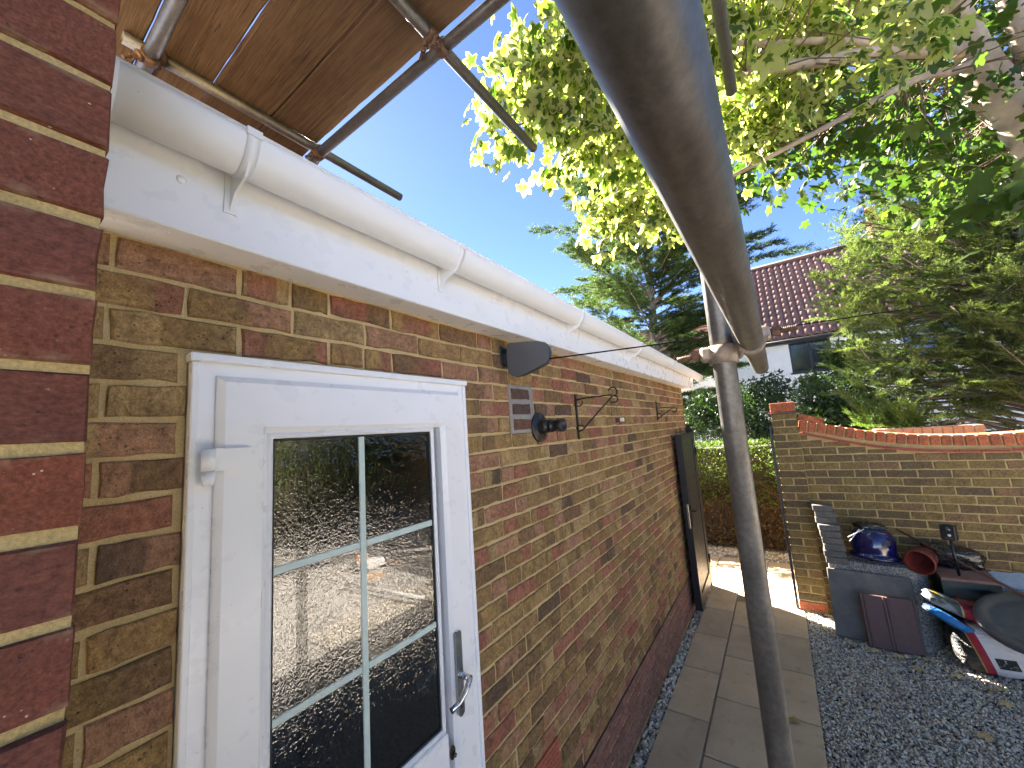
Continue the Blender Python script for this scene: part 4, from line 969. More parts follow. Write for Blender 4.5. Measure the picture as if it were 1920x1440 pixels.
# loose brick on the coping
a, c = PX(1496, 781, 5.48), PX(1543, 790, 5.48); d = c - a; al = math.atan2(d[2], -d[1])
b = MB(); b.cbox((a + c) / 2, (0.10, np.linalg.norm(d), 0.066), rotx(-al), 0.004); b.build('loose_brick', 'coping', None, 'loose orange brick lying on the coping next to the pillar', 'brick')
# low wall beyond
rw = empty('rear_wall', (6.6, -1.4, 0), 'weathered pinkish brick wall top showing behind the garden wall', 'wall')
XR = 6.5; p0, p1 = PX(1640, 805, XR), PX(1846, 795, XR)
b = MB(); b.extrude([(XR + 0.006, p0[1], -0.03), (XR + 0.006, p0[1], p0[2] - 0.01), (XR + 0.006, p1[1], p1[2] - 0.01), (XR + 0.006, p1[1], -0.03)], (0.2, 0, 0)); recalc(b.build('mortar_bed', 'mortar_grey', rw))
n = 11
for i in range(n):
    t = (i + 0.5) / n; p = p0 + (p1 - p0) * t; wd = abs(p1[1] - p0[1]) / n - 0.008
    b = MB(); b.cbox((XR + 0.1, p[1], p[2] - 0.055), (0.215, wd, 0.105), np.eye(3), 0.005); b.build('brick', 'boxtop', rw)

# ================================================================== HEAP BY THE GARDEN WALL
def leaning(name, mat, bl, br, h, lean, th, parent=None, **k):
    """slab standing on bl-br leaning back (+X) by angle lean"""
    bl, br = np.array(bl, float), np.array(br, float); u = (br - bl); wd = np.linalg.norm(u); u /= wd
    nrm = np.cross(u, [0, 0, 1.0]); nrm = nrm if nrm[0] > 0 else -nrm
    up = math.cos(lean) * np.array([0, 0, 1.0]) + math.sin(lean) * nrm; out = np.cross(u, up); out = out if out[0] > 0 else -out
    c = (bl + br) / 2 + up * h / 2 + out * th / 2
    b = MB(); b.cbox(c, (wd, h, th), np.stack([u, up, out], 1), 0.005); return recalc(b.build(name, mat, parent, **k)), u, up, out
lean = math.radians(18)
leaning('paving_slab', 'slabsmooth', (4.875, -0.190, 0.0), (4.815, -0.782, 0.0), 0.585, lean, 0.034, label='smooth dark grey slab at the front of the leaning slabs', cat='slab')
order = ['second', 'third', 'fourth', 'fifth', 'rearmost']
for i in range(5):
    dx = 0.042 + 0.041 * i; dy = -0.035 - 0.024 * i
    leaning('paving_slab', 'pebbly', (4.875 + dx, -0.195 + dy * 0.5, 0.0), (4.820 + dx, -0.80 + dy, 0.0), 0.655 + 0.003 * i, lean * (1 - 0.02 * i), 0.036,
            label='pebbly grey slab, %s in the row leaning on the wall' % order[i], cat='slab', group='pebbly slabs leaning on the garden wall')
# brown roof tile with interlocking ridges
o, u, up, out = leaning('roof_tile', 'tilebrown', (4.765, -0.405, 0.0), (4.770, -0.765, 0.0), 0.425, math.radians(14), 0.018, label='brown concrete roof tile propped against the front slab', cat='tile')
for t, w_ in ((0.012, 0.012), (0.034, 0.010), (0.17, 0.020), (0.19, 0.016)):
    b = MB(); p = np.array([4.765, -0.405, 0.0]) + u * t + up * 0.212 - out * 0.003; b.cbox(p, (w_, 0.42, 0.010), np.stack([u, up, out], 1), 0.003); recalc(b.build('rib', 'tilebrown', o))
# block pavers
ords = ['topmost', 'second from top', 'third from top', 'fourth from top', 'fifth from top', 'sixth from top', 'seventh from top', 'eighth from top', 'lowest']
topz = 1.142; hh = 0.0605
offs = [0.0, -0.004, -0.006, -0.016, -0.018, -0.022, -0.028, -0.034, -0.038]
for i in range(9):
    z1 = topz - i * hh; b = MB(); xo = 5.165 - 0.010 * (i if i > 2 else i * 0.5) - (0.03 if i > 2 else 0)
    b.cbox((xo + 0.05, -0.268 + offs[i] + random.gauss(0, 0.004), z1 - hh / 2), (0.105, 0.168, hh - 0.0015), rotz(random.gauss(0, 0.03)), 0.005)
    b.build('block_paver', 'blockpaver', None, 'charcoal block paver, %s in the stack beside the pillar' % ords[i], 'block', 'stacked block pavers')
# blue glazed pot upside down
c = np.array([5.17, -0.60, 0.668]); bp = empty('plant_pot', c, 'cobalt blue glazed pot turned upside down on the slabs', 'pot')
b = MB(); b.lathe([(0.150, 0.004), (0.186, 0.0), (0.192, 0.012), (0.186, 0.026), (0.160, 0.040), (0.160, 0.05), (0.166, 0.09), (0.166, 0.14), (0.158, 0.19), (0.140, 0.235), (0.112, 0.262), (0.10, 0.268), (0.0, 0.268)], c, (0.08, -0.06, 1), 40); recalc(b.build('body', 'blueglaze', bp))
def lump(c, half, R, seed, nu=36, nv=20, p=0.6, amp=0.08, freq=3.0, wr=0.02):
    r = np.random.default_rng(seed); ph = r.uniform(0, 6.28, 24); dr = r.normal(0, 1, (24, 3)); V = []
    for j in range(nv + 1):
        th = -math.pi / 2 + math.pi * j / nv
        for i in range(nu):
            a = 2 * math.pi * i / nu
            s_ = lambda t: math.copysign(abs(t) ** p, t)
            d = np.array([s_(math.cos(th)) * s_(math.cos(a)), s_(math.cos(th)) * s_(math.sin(a)), s_(math.sin(th))])
            nzv = sum(math.sin(freq * (d @ dr[q]) + ph[q]) for q in range(12)) / 12; nz2 = sum(math.sin(freq * 4 * (d @ dr[q]) + ph[q]) for q in range(12, 24)) / 12
            V.append(R @ (d * (1 + amp * nzv + wr * nz2) * np.array(half)) + np.array(c))
    F = []
    for j in range(nv):
        for i in range(nu): F.append((j * nu + i, j * nu + (i + 1) % nu, (j + 1) * nu + (i + 1) % nu, (j + 1) * nu + i))
    m_ = MB(); m_.add(V, F, True); return m_
lump(c + np.array([0.03, 0.0, 0.285]), (0.08, 0.11, 0.03), rotz(0.4), 3, amp=0.35, freq=5, wr=0.2).build('plastic_wrap', 'binbag', None, 'crumpled black polythene on top of the blue pot', 'plastic')
for k, (q0, q1) in enumerate((((1593, 1015), (1611, 992)), ((1590, 1007), (1620, 992)))):
    b = MB(); b.tube([PX(*q0, 5.02), PX(*q1, 5.06)], 0.0045, 8); b.build('cable_tie', 'whitepl', None, ['white plastic stick lying against the blue pot', 'second pale stick crossing the white one by the blue pot'][k], 'stick')
# red bucket
mc = np.array([4.985, -0.872, 0.705]); ax = np.array([0.86, -0.40, 0.06]); ax /= np.linalg.norm(ax)
b = MB(); b.lathe([(0.096, 0.0), (0.104, 0.001), (0.107, 0.010), (0.101, 0.016), (0.095, 0.05), (0.082, 0.19), (0.0, 0.19), (0.0, 0.186), (0.079, 0.184), (0.092, 0.03), (0.096, 0.0)], mc, ax, 36)
recalc(b.build('bucket', 'redpl', None, 'dark red plastic bucket lying on its side, mouth forward', 'bucket'))
# dark green box with brown top
gb = empty('storage_box', (5.12, -1.16, 0), 'dark green plastic box with dusty brown lid behind the bags', 'box')
b = MB()
q = [(4.965, -0.985), (4.975, -1.325), (5.36, -1.345), (5.36, -0.99)]; z0, z1 = 0.0, 0.585
b.add([(x_ + 0.02 * (1 if x_ < 5.1 else -1), y_ + (-0.02 if y_ > -1.1 else 0.02), z0) for x_, y_ in q] + [(x_, y_, z1) for x_, y_ in q], [(3, 2, 1, 0), (4, 5, 6, 7)] + [(i, (i + 1) % 4, 4 + (i + 1) % 4, 4 + i) for i in range(4)]); recalc(b.build('body', 'greenpl', gb))
b = MB(); b.extrude([(x_ + 0.012 * (-1 if x_ < 5.1 else 0), y_, z1 + 0.001) for x_, y_ in q], (0, 0, 0.022)); recalc(b.build('lid', 'boxtop', gb))
b = MB(); b.extrude([(x_ + 0.016 * (-1 if x_ < 5.1 else 0), y_ + (0.004 if y_ > -1.1 else -0.004), z1 - 0.05) for x_, y_ in q], (0, 0, 0.05)); recalc(b.build('rim', 'greenpl', gb))
# stake light
lc_ = np.array(PX(1779, 998, 5.0)); sl_o = empty('stake_light', (5.04, -1.12, 0.61), 'small black square lamp on a stake beside the red bucket', 'lamp')
R_ = rotz(math.radians(-24)) @ roty(math.radians(5)); b = MB(); b.cbox(lc_, (0.088, 0.092, 0.125), R_, 0.006); b.build('housing', 'blackpl', sl_o)
b = MB(); b.cbox(lc_ + R_ @ np.array([-0.02, 0, 0.066]), (0.04, 0.05, 0.010), R_, 0.003); b.build('top_cap', 'blackpl', sl_o)
b = MB(); b.lathe([(0.022, 0), (0.022, 0.004), (0.016, 0.008), (0.0, 0.009)], lc_ + R_ @ np.array([-0.044, 0.0, 0.028]), R_ @ np.array([-1.0, 0, 0]), 20); b.build('lens', 'winglass', sl_o)
b = MB(); b.lathe([(0.011, 0), (0.009, 0.005), (0.0, 0.007)], lc_ + R_ @ np.array([-0.044, -0.008, -0.020]), R_ @ np.array([-1.0, 0, 0]), 16); b.build('sensor', 'whitepl', sl_o)
b = MB(); b.cbox(lc_ + R_ @ np.array([-0.0447, -0.006, -0.043]), (0.001, 0.05, 0.010), R_, 0.0003); b.build('print_strip', 'lid', sl_o)
b = MB(); b.tube([lc_ + np.array([0, 0.0, -0.06]), (5.045, -1.118, 0.605)], 0.010, 12); b.build('stake', 'blackpl', sl_o)
# black bag behind
lump((5.30, -1.16, 0.70), (0.09, 0.19, 0.085), rotx(0.15), 8, amp=0.3, freq=3.5, wr=0.12).build('bin_bag', 'binbag', None, 'black polythene sack slumped behind the stake light', 'bag')
# rusty bar leaning across
b = MB(); b.tube([PX(1680, 992, 5.36), PX(1740, 1023, 5.22), PX(1960, 1137, 4.72)], [0.007, 0.0105, 0.0105], 10); b.build('metal_bar', 'rustbar', None, 'long thin rusty bar leaning diagonally across the heap', 'bar')
# pale blue sheet, dark tray
b = MB(); vs = []; fs = []
for i in range(9):
    for j in range(5):
        t, s_ = i / 8, j / 4; vs.append((5.05 + 0.22 * s_, -1.32 - 0.42 * t, 0.53 - 0.05 * t + 0.05 * math.sin(3 * t) + 0.06 * s_ + 0.008 * math.sin(14 * t)))
for i in range(8):
    for j in range(4): fs.append((i * 5 + j, (i + 1) * 5 + j, (i + 1) * 5 + j + 1, i * 5 + j + 1))
n0 = len(vs); vs += [(x_, y_, z_ - 0.02) for x_, y_, z_ in vs]; fs += [tuple(n0 + q for q in reversed(f)) for f in fs[:32]]; b.add(vs, fs, True); b.build('plastic_sheet', 'sheet', None, 'pale blue plastic packaging behind the round lid', 'plastic')
b = MB(); b.cbox((4.95, -1.36, 0.47), (0.16, 0.30, 0.05), rotx(0.25), 0.008); b.build('seed_tray', 'blackpl', None, 'flat black tray between green box and round lid', 'tray')
# printed bags -------------------------------------------------------
def bagmat(name, build):
    mt, n, b = new_mat(name); v = objco(n); s_ = N(n, 'ShaderNodeSeparateXYZ'); L(n, v, s_.inputs[0]); c = build(n, v, s_)
    c = mix(n, maprange(n, noise(n, v, 9, 4), 0.6, 0.8, 0, 0.4), c, (0.10, 0.08, 0.06))
    L(n, c, b.inputs['Base Color']); b.inputs['Roughness'].default_value = 0.32
    cr = noise(n, stretch(n, v, (2, 2, 12)), 6, 4, 0.6, 0.8); bump(n, b, cr, 0.8, 0.03); return mt
def lt(n, a, t): return math_(n, 'LESS_THAN', a, t)
def gtn(n, a, t): return math_(n, 'GREATER_THAN', a, t)
def rect(n, y, z, y0, y1, z0, z1):
    return math_(n, 'MULTIPLY', math_(n, 'MULTIPLY', gtn(n, y, y0), lt(n, y, y1)), math_(n, 'MULTIPLY', gtn(n, z, z0), lt(n, z, z1)))
def white_bag(n, v, s_):
    y, z, x = s_.outputs[1], s_.outputs[2], s_.outputs[0]
    q = math_(n, 'SUBTRACT', y, math_(n, 'MULTIPLY', z, 0.28))
    c = mix(n, gtn(n, q, 0.055), (0.68, 0.69, 0.72), (0.36, 0.012, 0.03))
    c = mix(n, gtn(n, q, 0.105), c, (0.55, 0.36, 0.04)); c = mix(n, gtn(n, q, 0.112), c, (0.03, 0.026, 0.02))
    ph = mix(n, maprange(n, noise(n, v, 40, 3), 0.5, 0.6), (0.012, 0.012, 0.014), mix(n, maprange(n, noise(n, v, 18, 2), 0.45, 0.55), (0.35, 0.38, 0.42), (0.05, 0.14, 0.02)))
    return mix(n, rect(n, q, z, -0.085, 0.028, -0.075, 0.0), c, ph)
M['bag_white'] = bagmat('white_cement_bag', white_bag)
def blue_bag(n, v, s_):
    x, y = s_.outputs[0], s_.outputs[1]
    q = math_(n, 'ADD', x, math_(n, 'MULTIPLY', noise(n, v, 10, 2), 0.03))
    c = mix(n, lt(n, q, -0.045), (0.02, 0.035, 0.075), (0.008, 0.17, 0.46))
    c = mix(n, rect(n, x, y, -0.02, 0.03, -0.16, -0.12), c, (0.6, 0.6, 0.6)); return mix(n, rect(n, x, y, 0.01, 0.05, -0.03, 0.03), c, (0.30, 0.45, 0.38))
M['bag_blue'] = bagmat('blue_compost_bag', blue_bag)
def grey_bag(n, v, s_):
    x, y = s_.outputs[0], s_.outputs[1]
    c = mix(n, maprange(n, noise(n, v, 8, 3), 0.45, 0.55), (0.07, 0.08, 0.07), (0.26, 0.29, 0.28))
    c = mix(n, lt(n, y, -0.03), c, (0.32, 0.02, 0.05)); c = mix(n, math_(n, 'MULTIPLY', lt(n, y, -0.018), gtn(n, y, -0.03)), c, (0.5, 0.42, 0.18))
    return mix(n, rect(n, x, y, -0.03, 0.05, 0.08, 0.125), c, (0.55, 0.38, 0.03))
M['bag_grey'] = bagmat('grey_red_bag', grey_bag)
wb = lump((4.77, -1.145, 0.162), (0.17, 0.225, 0.165), rotz(0.10), 21, 48, 28, p=0.62, amp=0.08, freq=3, wr=0.03).build('cement_bag', 'bag_white', None, 'plump white sack with red band and black panel on gravel', 'bag')
lump((4.72, -0.955, 0.335), (0.085, 0.185, 0.036), rotx(math.radians(33)) @ roty(0.25) @ rotz(0.1), 22, 40, 20, p=0.6, amp=0.10, freq=4, wr=0.07).build('compost_bag', 'bag_blue', None, 'folded bright blue and navy bag on the white sack', 'bag')
lump((4.82, -1.00, 0.425), (0.10, 0.20, 0.045), rotx(math.radians(28)) @ rotz(0.1), 23, 40, 20, p=0.6, amp=0.14, freq=4.5, wr=0.09).build('fertiliser_bag', 'bag_grey', None, 'crumpled grey bag with red end on top of blue bag', 'bag')
lump((4.98, -1.16, 0.40), (0.08, 0.13, 0.035), rotx(0.3), 25, amp=0.2, freq=4, wr=0.08).build('plastic_wrap', 'redpl', None, 'scrap of crimson plastic between green box and grey bag', 'plastic')
lump((4.83, -1.33, 0.30), (0.13, 0.12, 0.10), rotx(0.2), 24, amp=0.25, freq=3, wr=0.1).build('bin_bag', 'binbag', None, 'black polythene sack under the round lid', 'bag')
# lettering on the black panel of the white sack
cu = bpy.data.curves.new('lettering', 'FONT'); cu.body = 'ICACEMA'; cu.size = 0.052; cu.extrude = 0.0005; cu.shear = 0.25; cu.align_x = 'CENTER'
fo = bpy.data.objects.new('lettering', cu); COL.objects.link(fo)
dg = bpy.context.evaluated_depsgraph_get(); me = bpy.data.meshes.new_from_object(fo.evaluated_get(dg)); bpy.data.objects.remove(fo)
me.materials.clear(); me.materials.append(M['letter'])
lo_ = bpy.data.objects.new('lettering', me); COL.objects.link(lo_)
a, c = PX(1795, 1232, 4.66), PX(1775, 1180, 4.66)
lo_.matrix_world = Matrix.Identity(4)
ux = Vector(c - a).normalized(); nz_ = Vector((-0.80, 0.60, 0.0)).normalized(); uy = nz_.cross(ux).normalized(); nz_ = ux.cross(uy)
mw = Matrix((ux, uy, nz_)).transposed().to_4x4(); lo_.location = Vector((4.635, -0.962, 0.165)); lo_.rotation_euler = mw.to_euler(); attach(lo_, wb)
# round lid
lcn = np.array(PX(1936, 1168, 4.62)); nrm = np.array([-0.42, 0.10, 0.90]); nrm /= np.linalg.norm(nrm)
b = MB(); R0 = 0.285
b.lathe([(0.0, 0.010), (0.10, 0.012), (0.17, 0.006), (0.195, 0.0), (0.215, 0.004), (R0 - 0.045, 0.016), (R0 - 0.02, 0.012), (R0, -0.004), (R0 + 0.004, -0.020), (R0 - 0.004, -0.040), (R0 - 0.012, -0.040), (R0 - 0.012, -0.012), (0.0, 0.0)], lcn, nrm, 56)
recalc(b.build('round_cover', 'lid', None, 'large round grey plastic lid resting on the heap', 'cover'))
# ------------------------------------------------------------------ things mirrored in the door glass
for i, (x_, y_, s_, a) in enumerate(((3.75, -3.25, 0.26, 0.4), (4.35, -3.55, 0.22, 1.2), (4.15, -4.25, 0.30, -0.3), (4.9, -4.35, 0.24, 0.9))):
    b = MB(); R_ = rotz(a) @ rotx(0.25); b.cbox((x_, y_, 0.06), (s_, s_ * 0.75, 0.006), R_, 0.001); b.cbox(np.array((x_, y_, 0.06)) + R_ @ np.array([0, s_ * 0.375, s_ * 0.2]), (s_, 0.006, s_ * 0.4), R_, 0.001)
    b.build('cardboard', 'card', None, 'torn brown cardboard on gravel, %s' % ['nearest the white pipe', 'second from the white pipe', 'beyond the white wrapping', 'furthest from the white pipe'][i], 'cardboard', 'cardboard mirrored in the door glass')
lump((4.25, -3.95, 0.06), (0.2, 0.12, 0.08), np.eye(3), 31, amp=0.3, freq=4, wr=0.1).build('plastic_wrap', 'whitepl', None, 'crumpled white wrapping among the cardboard', 'plastic')
b = MB(); b.pipe((3.5, -3.55, 0.03), (3.62, -1.95, 0.05), 0.034, 0.030, 20); b.build('plastic_pipe', 'whitepl', None, 'white plastic pipe lying on the sunlit gravel', 'pipe')

# ================================================================== NEIGHBOURING HOUSE
HX = 17.0
nh = empty('neighbour_house', (HX, -2.5, 0), 'white rendered house with brown pantile roof and dark windows beyond the trees', 'building')
HY0, HY1, EZ = -9.0, 1.45, 4.72
wins = []
p0, p1 = PX(1478, 648, HX), PX(1566, 690, HX); wins.append((p1[1], p0[1], p1[2], p0[2] + 0.1))
wins += [(-5.2, -3.6, 3.55, 4.6), (-1.7, -0.4, 0.9, 2.1)]
segsz = sorted({0.0, EZ} | {w_[2] for w_ in wins} | {w_[3] for w_ in wins}); segsy = sorted({HY0, HY1} | {w_[0] for w_ in wins} | {w_[1] for w_ in wins})
b = MB()
for i in range(len(segsy) - 1):
    for j in range(len(segsz) - 1):
        yc, zc = (segsy[i] + segsy[i + 1]) / 2, (segsz[j] + segsz[j + 1]) / 2
        if any(w_[0] < yc < w_[1] and w_[2] < zc < w_[3] for w_ in wins): continue
        b.add([(HX, segsy[i], segsz[j]), (HX, segsy[i], segsz[j + 1]), (HX, segsy[i + 1], segsz[j + 1]), (HX, segsy[i + 1], segsz[j])], [(0, 1, 2, 3)])
for (a, c, d, e) in wins:
    b.add([(HX, a, d), (HX, c, d), (HX, c, e), (HX, a, e), (HX + 0.12, a, d), (HX + 0.12, c, d), (HX + 0.12, c, e), (HX + 0.12, a, e)], [(0, 1, 5, 4), (1, 2, 6, 5), (2, 3, 7, 6), (3, 0, 4, 7)])
b.build('wall', 'render', nh)
RX, RZ = 20.2, 8.68
b = MB(); b.add([(HX, HY1, 0), (23.4, HY1, 0), (23.4, HY1, EZ), (RX, HY1, RZ - 0.1), (HX, HY1, EZ)], [(0, 1, 2, 3, 4)]); b.add([(HX, HY0, 0), (23.4, HY0, 0), (23.4, HY0, EZ), (RX, HY0, RZ - 0.1), (HX, HY0, EZ)], [(4, 3, 2, 1, 0)])
b.add([(23.4, HY1, 0), (23.4, HY0, 0), (23.4, HY0, EZ), (23.4, HY1, EZ)], [(0, 1, 2, 3)]); b.build('gable_wall', 'render', nh)
for (a, c, d, e) in wins:
    f_ = MB()
    for (ya, yb, za, zb) in ((a, c, d, d + 0.06), (a, c, e - 0.06, e), (a, a + 0.06, d + 0.06, e - 0.06), (c - 0.06, c, d + 0.06, e - 0.06), ((a + c) / 2 - 0.04, (a + c) / 2 + 0.04, d + 0.06, e - 0.06)): f_.box(HX + 0.05, HX + 0.115, ya, yb, za, zb)
    wo = f_.build('window', 'darkframe', nh)
    for (ya, yb) in ((a + 0.06, (a + c) / 2 - 0.04), ((a + c) / 2 + 0.04, c - 0.06)): q = MB(); q.box(HX + 0.08, HX + 0.09, ya, yb, d + 0.06, e - 0.06); q.build('pane', 'winglass', wo)
    q = MB(); q.box(HX - 0.05, HX + 0.05, a - 0.05, c + 0.05, d - 0.06, d - 0.005); q.build('sill', 'darkframe', wo)
b = MB(); b.box(HX - 0.28, HX - 0.26, HY0, HY1, EZ - 0.12, EZ + 0.02); b.box(HX - 0.259, HX - 0.002, HY0, HY1, EZ - 0.11, EZ - 0.09); b.build('fascia', 'darkframe', nh)
b = MB(); b.tube([(HX - 0.34, HY0, EZ - 0.02), (HX - 0.34, HY1, EZ - 0.02)], 0.055, 12); b.build('gutter', 'darkframe', nh)
ex, ez = HX - 0.36, EZ + 0.03; sl_len = math.hypot(RX - ex, RZ - ez); su = np.array([RX - ex, 0, RZ - ez]) / sl_len; sn = np.array([-su[2], 0, su[0]])
b = MB(); o0 = np.array([ex, 0, ez]) - sn * 0.02
b.add([(o0 + np.array([0, HY0 - 0.1, 0])), (o0 + np.array([0, HY1 + 0.1, 0])), (o0 + su * sl_len + np.array([0, HY1 + 0.1, 0])), (o0 + su * sl_len + np.array([0, HY0 - 0.1, 0])), (23.76, HY0 - 0.1, ez), (23.76, HY1 + 0.1, ez)], [(0, 1, 2, 3), (3, 2, 5, 4)]); roof = b.build('roof', 'tilebrown', nh)
# pantiles: S profile, overlapping; nearest shown ones as pieces, the rest joined
TWd, TL_ = 0.225, 0.36; nprof = 7; tv = []; tf = []
for t, (u_, th) in enumerate(((0.0, 0.0), (0.0, 0.028), (TL_ + 0.06, 0.006))):
    for i in range(nprof):
        s_ = i / (nprof - 1); tv.append((-(TWd + 0.02) * s_ + 0.01, u_, th + 0.062 * (0.5 - 0.5 * math.cos(2 * math.pi * (s_ * 0.94 + 0.12)))))
for t in range(2):
    for i in range(nprof - 1): tf.append((t * nprof + i, t * nprof + i + 1, (t + 1) * nprof + i + 1, (t + 1) * nprof + i))
tv = np.array(tv); RT = np.stack([np.array([0, 1.0, 0]), su, sn], 1); tvw = tv @ RT.T; tf = np.array(tf)
tme = bpy.data.meshes.new('pantile'); tme.from_pydata(tvw.tolist(), [], tf.tolist()); tme.materials.append(M['pantile']); tme.update(); tme.polygons.foreach_set('use_smooth', [True] * len(tf))
near, far = [], []; nr = int(sl_len / TL_)
for r_ in range(nr):
    y = HY1 + 0.1
    while y > HY0:
        p = np.array([ex, y, ez]) + su * (r_ * TL_); q = proj(p)
        (near if (q and 1425 < q[0] < 1625 and 470 < q[1] < 645) else far).append(p); y -= TWd
near.sort(key=lambda p: np.linalg.norm(p)); far += near[300:]; near = near[:300]
for p in near:
    o = bpy.data.objects.new('pantile', tme); COL.objects.link(o); o.location = Vector(p); attach(o, roof)
FV, Ff = scatter(tvw, tf, np.array(far), np.repeat(np.eye(3)[None], len(far), 0), np.ones(len(far))); fast_mesh('pantiling', FV, Ff, 'pantile', roof, smooth=True, kind='stuff')
b = MB(); b.tube([(RX, HY0, RZ + 0.02), (RX, HY1 + 0.1, RZ + 0.02)], 0.11, 12); b.build('ridge', 'pantile', roof)
c0 = np.array(PX(1655, 412, RX + 0.4)); b = MB(); b.box(RX + 0.1, RX + 0.75, c0[1] - 0.35, c0[1] + 0.45, RZ - 0.8, c0[2]); b.box(RX + 0.06, RX + 0.79, c0[1] - 0.39, c0[1] + 0.49, c0[2] + 0.001, c0[2] + 0.1); ch_ = b.build('chimney', 'coping', nh)
b = MB(); pp_ = np.array(PX(1633, 405, RX + 0.4)); b.lathe([(0.17, -0.2), (0.14, 0.3), (0.17, 0.31), (0.17, 0.38), (0.12, 0.38), (0.1, 0.1)], (pp_[0], pp_[1], c0[2] + 0.25), (0, 0, 1), 18); b.build('chimney_pot', 'terracotta', nh)
# second, further roof behind the cedar
fh = empty('house_wing', (20, 5, 0), 'lower white wing with brown tiled roof glimpsed through the cedar', 'building')
b = MB(); b.box(18.6, 25, 1.6, 10, 0, 4.9); b.build('wall', 'render', fh)
b = MB(); b.add([(18.2, 1.55, 4.9), (18.2, 10.2, 4.9), (21.8, 10.2, 7.3), (21.8, 1.55, 7.3), (25.4, 1.55, 4.9), (25.4, 10.2, 4.9)], [(0, 1, 2, 3), (3, 2, 5, 4), (0, 3, 4), (1, 5, 2)]); fr_ = b.build('roof', 'pantile', fh)
for i in range(11):
    t = i / 11; b = MB(); x_ = 18.2 + 3.6 * t - 0.03; z_ = 4.9 + 2.4 * t + 0.05; b.box(x_, x_ + 0.12, 1.55, 10.2, z_, z_ + 0.05); b.build('tile_course', 'pantile', fr_)
p0, p1 = PX(1309, 662, 18.6), PX(1345, 696, 18.6)
b = MB(); b.box(18.55, 18.599, p1[1], p0[1], p1[2], p0[2]); wo = b.build('window', 'darkframe', fh)
b = MB(); b.box(18.535, 18.549, p1[1] + 0.07, p0[1] - 0.07, p1[2] + 0.07, p0[2] - 0.07); b.build('pane', 'winglass', wo)

# ================================================================== VEGETATION
def leafattr(n, t, edge=None):
    a = np.ones((n, t, 4)); a[:, :, 0] = edge[None] if edge is not None else 0.0; a[:, :, 1] = rng.random(n)[:, None]; a[:, :, 2] = rng.random(n)[:, None]
    return a.reshape(-1, 4)
# maple leaf
pts = []
for (ang_, r_) in ((180, .14), (132, .56), (112, .70), (97, .58), (82, .50), (66, .80), (50, .93), (37, .76), (27, .58), (15, .86), (0, 1.06), (-15, .86), (-27, .58), (-37, .76), (-50, .93), (-66, .80), (-82, .50), (-97, .58), (-112, .70), (-132, .56)):
    a = math.radians(ang_); pts.append((r_ * math.sin(a), r_ * math.cos(a) + 0.10))
ML = np.array([(0, 0.18, 0.02)] + [(x_, y_, -0.32 * (x_ * x_ + 0.6 * y_ * y_) + 0.06 * abs(x_)) for x_, y_ in pts]); nM = len(pts)
MF = np.array([(0, 1 + i, 1 + (i + 1) % nM) for i in range(nM)]); ME = np.array([0.0] + [1.0] * nM)
def maple_leaves(name, C, per, spread, size, mat, parent, down=0.45):
    n = len(C) * per; pos = np.repeat(C, per, 0) + np.clip(rng.normal(0, 1, (n, 3)), -1.5, 1.5) * np.array(spread)
    h = rng.normal(0, 1, (n, 3)); h[:, 2] = 0; h /= np.linalg.norm(h, axis=1, keepdims=True); h[:, 2] = -down + rng.normal(0, 0.35, n)
    R = frames(h, rng.normal(0, 0.55, n)); s_ = rng.uniform(size[0], size[1], n); sc3 = np.stack([s_ * rng.uniform(0.75, 1.1, n), s_, s_ * rng.uniform(0.3, 2.2, n)], 1)
    V, F = scatter(ML, MF, pos, R, sc3)
    return fast_mesh(name, V, F, mat, parent, {'leaf': ('FLOAT_COLOR', leafattr(n, len(ML), ME))})
def blobpts(blobs):
    out = []
    for (cx, cy, rx, ry, r0, r1, n) in blobs:
        a = rng.uniform(0, 2 * math.pi, n); q = np.sqrt(rng.random(n))
        for i in range(n): out.append(PR(cx + rx * q[i] * math.cos(a[i]), cy + ry * q[i] * math.sin(a[i]), rng.uniform(r0, r1)))
    return np.array(out)
mp = empty('maple_tree', (6.25, -3.45, 0), 'maple with cream edged leaves and pale trunk arching over the scaffold', 'tree')
VARB = [(985, 118, 62, 42, 3.0, 3.9, 16), (1085, 25, 40, 35, 3.0, 3.6, 6), (955, 225, 50, 34, 3.0, 3.6, 10), (1080, 165, 90, 75, 2.9, 4.2, 40), (1150, 90, 80, 80, 2.9, 4.2, 26), (1060, 275, 60, 38, 3.0, 3.8, 14), (1180, 260, 90, 75, 2.9, 4.2, 28),
        (1190, 395, 95, 38, 3.2, 3.8, 24), (1235, 360, 60, 45, 3.2, 3.8, 12), (1320, 60, 110, 90, 2.9, 4.4, 34), (1440, 110, 130, 110, 3.7, 5.0, 58), (1400, 235, 90, 75, 3.2, 4.4, 24), (1540, 50, 120, 70, 4.2, 5.4, 34), (1500, 165, 100, 50, 3.4, 4.8, 18), (1650, 40, 60, 40, 4.4, 5.4, 8), (1650, 90, 30, 20, 3.0, 3.3, 2), (1720, 70, 30, 20, 3.2, 3.5, 2), (1300, -110, 320, 90, 2.9, 4.6, 50), (1650, -120, 250, 60, 3.4, 5.2, 22)]
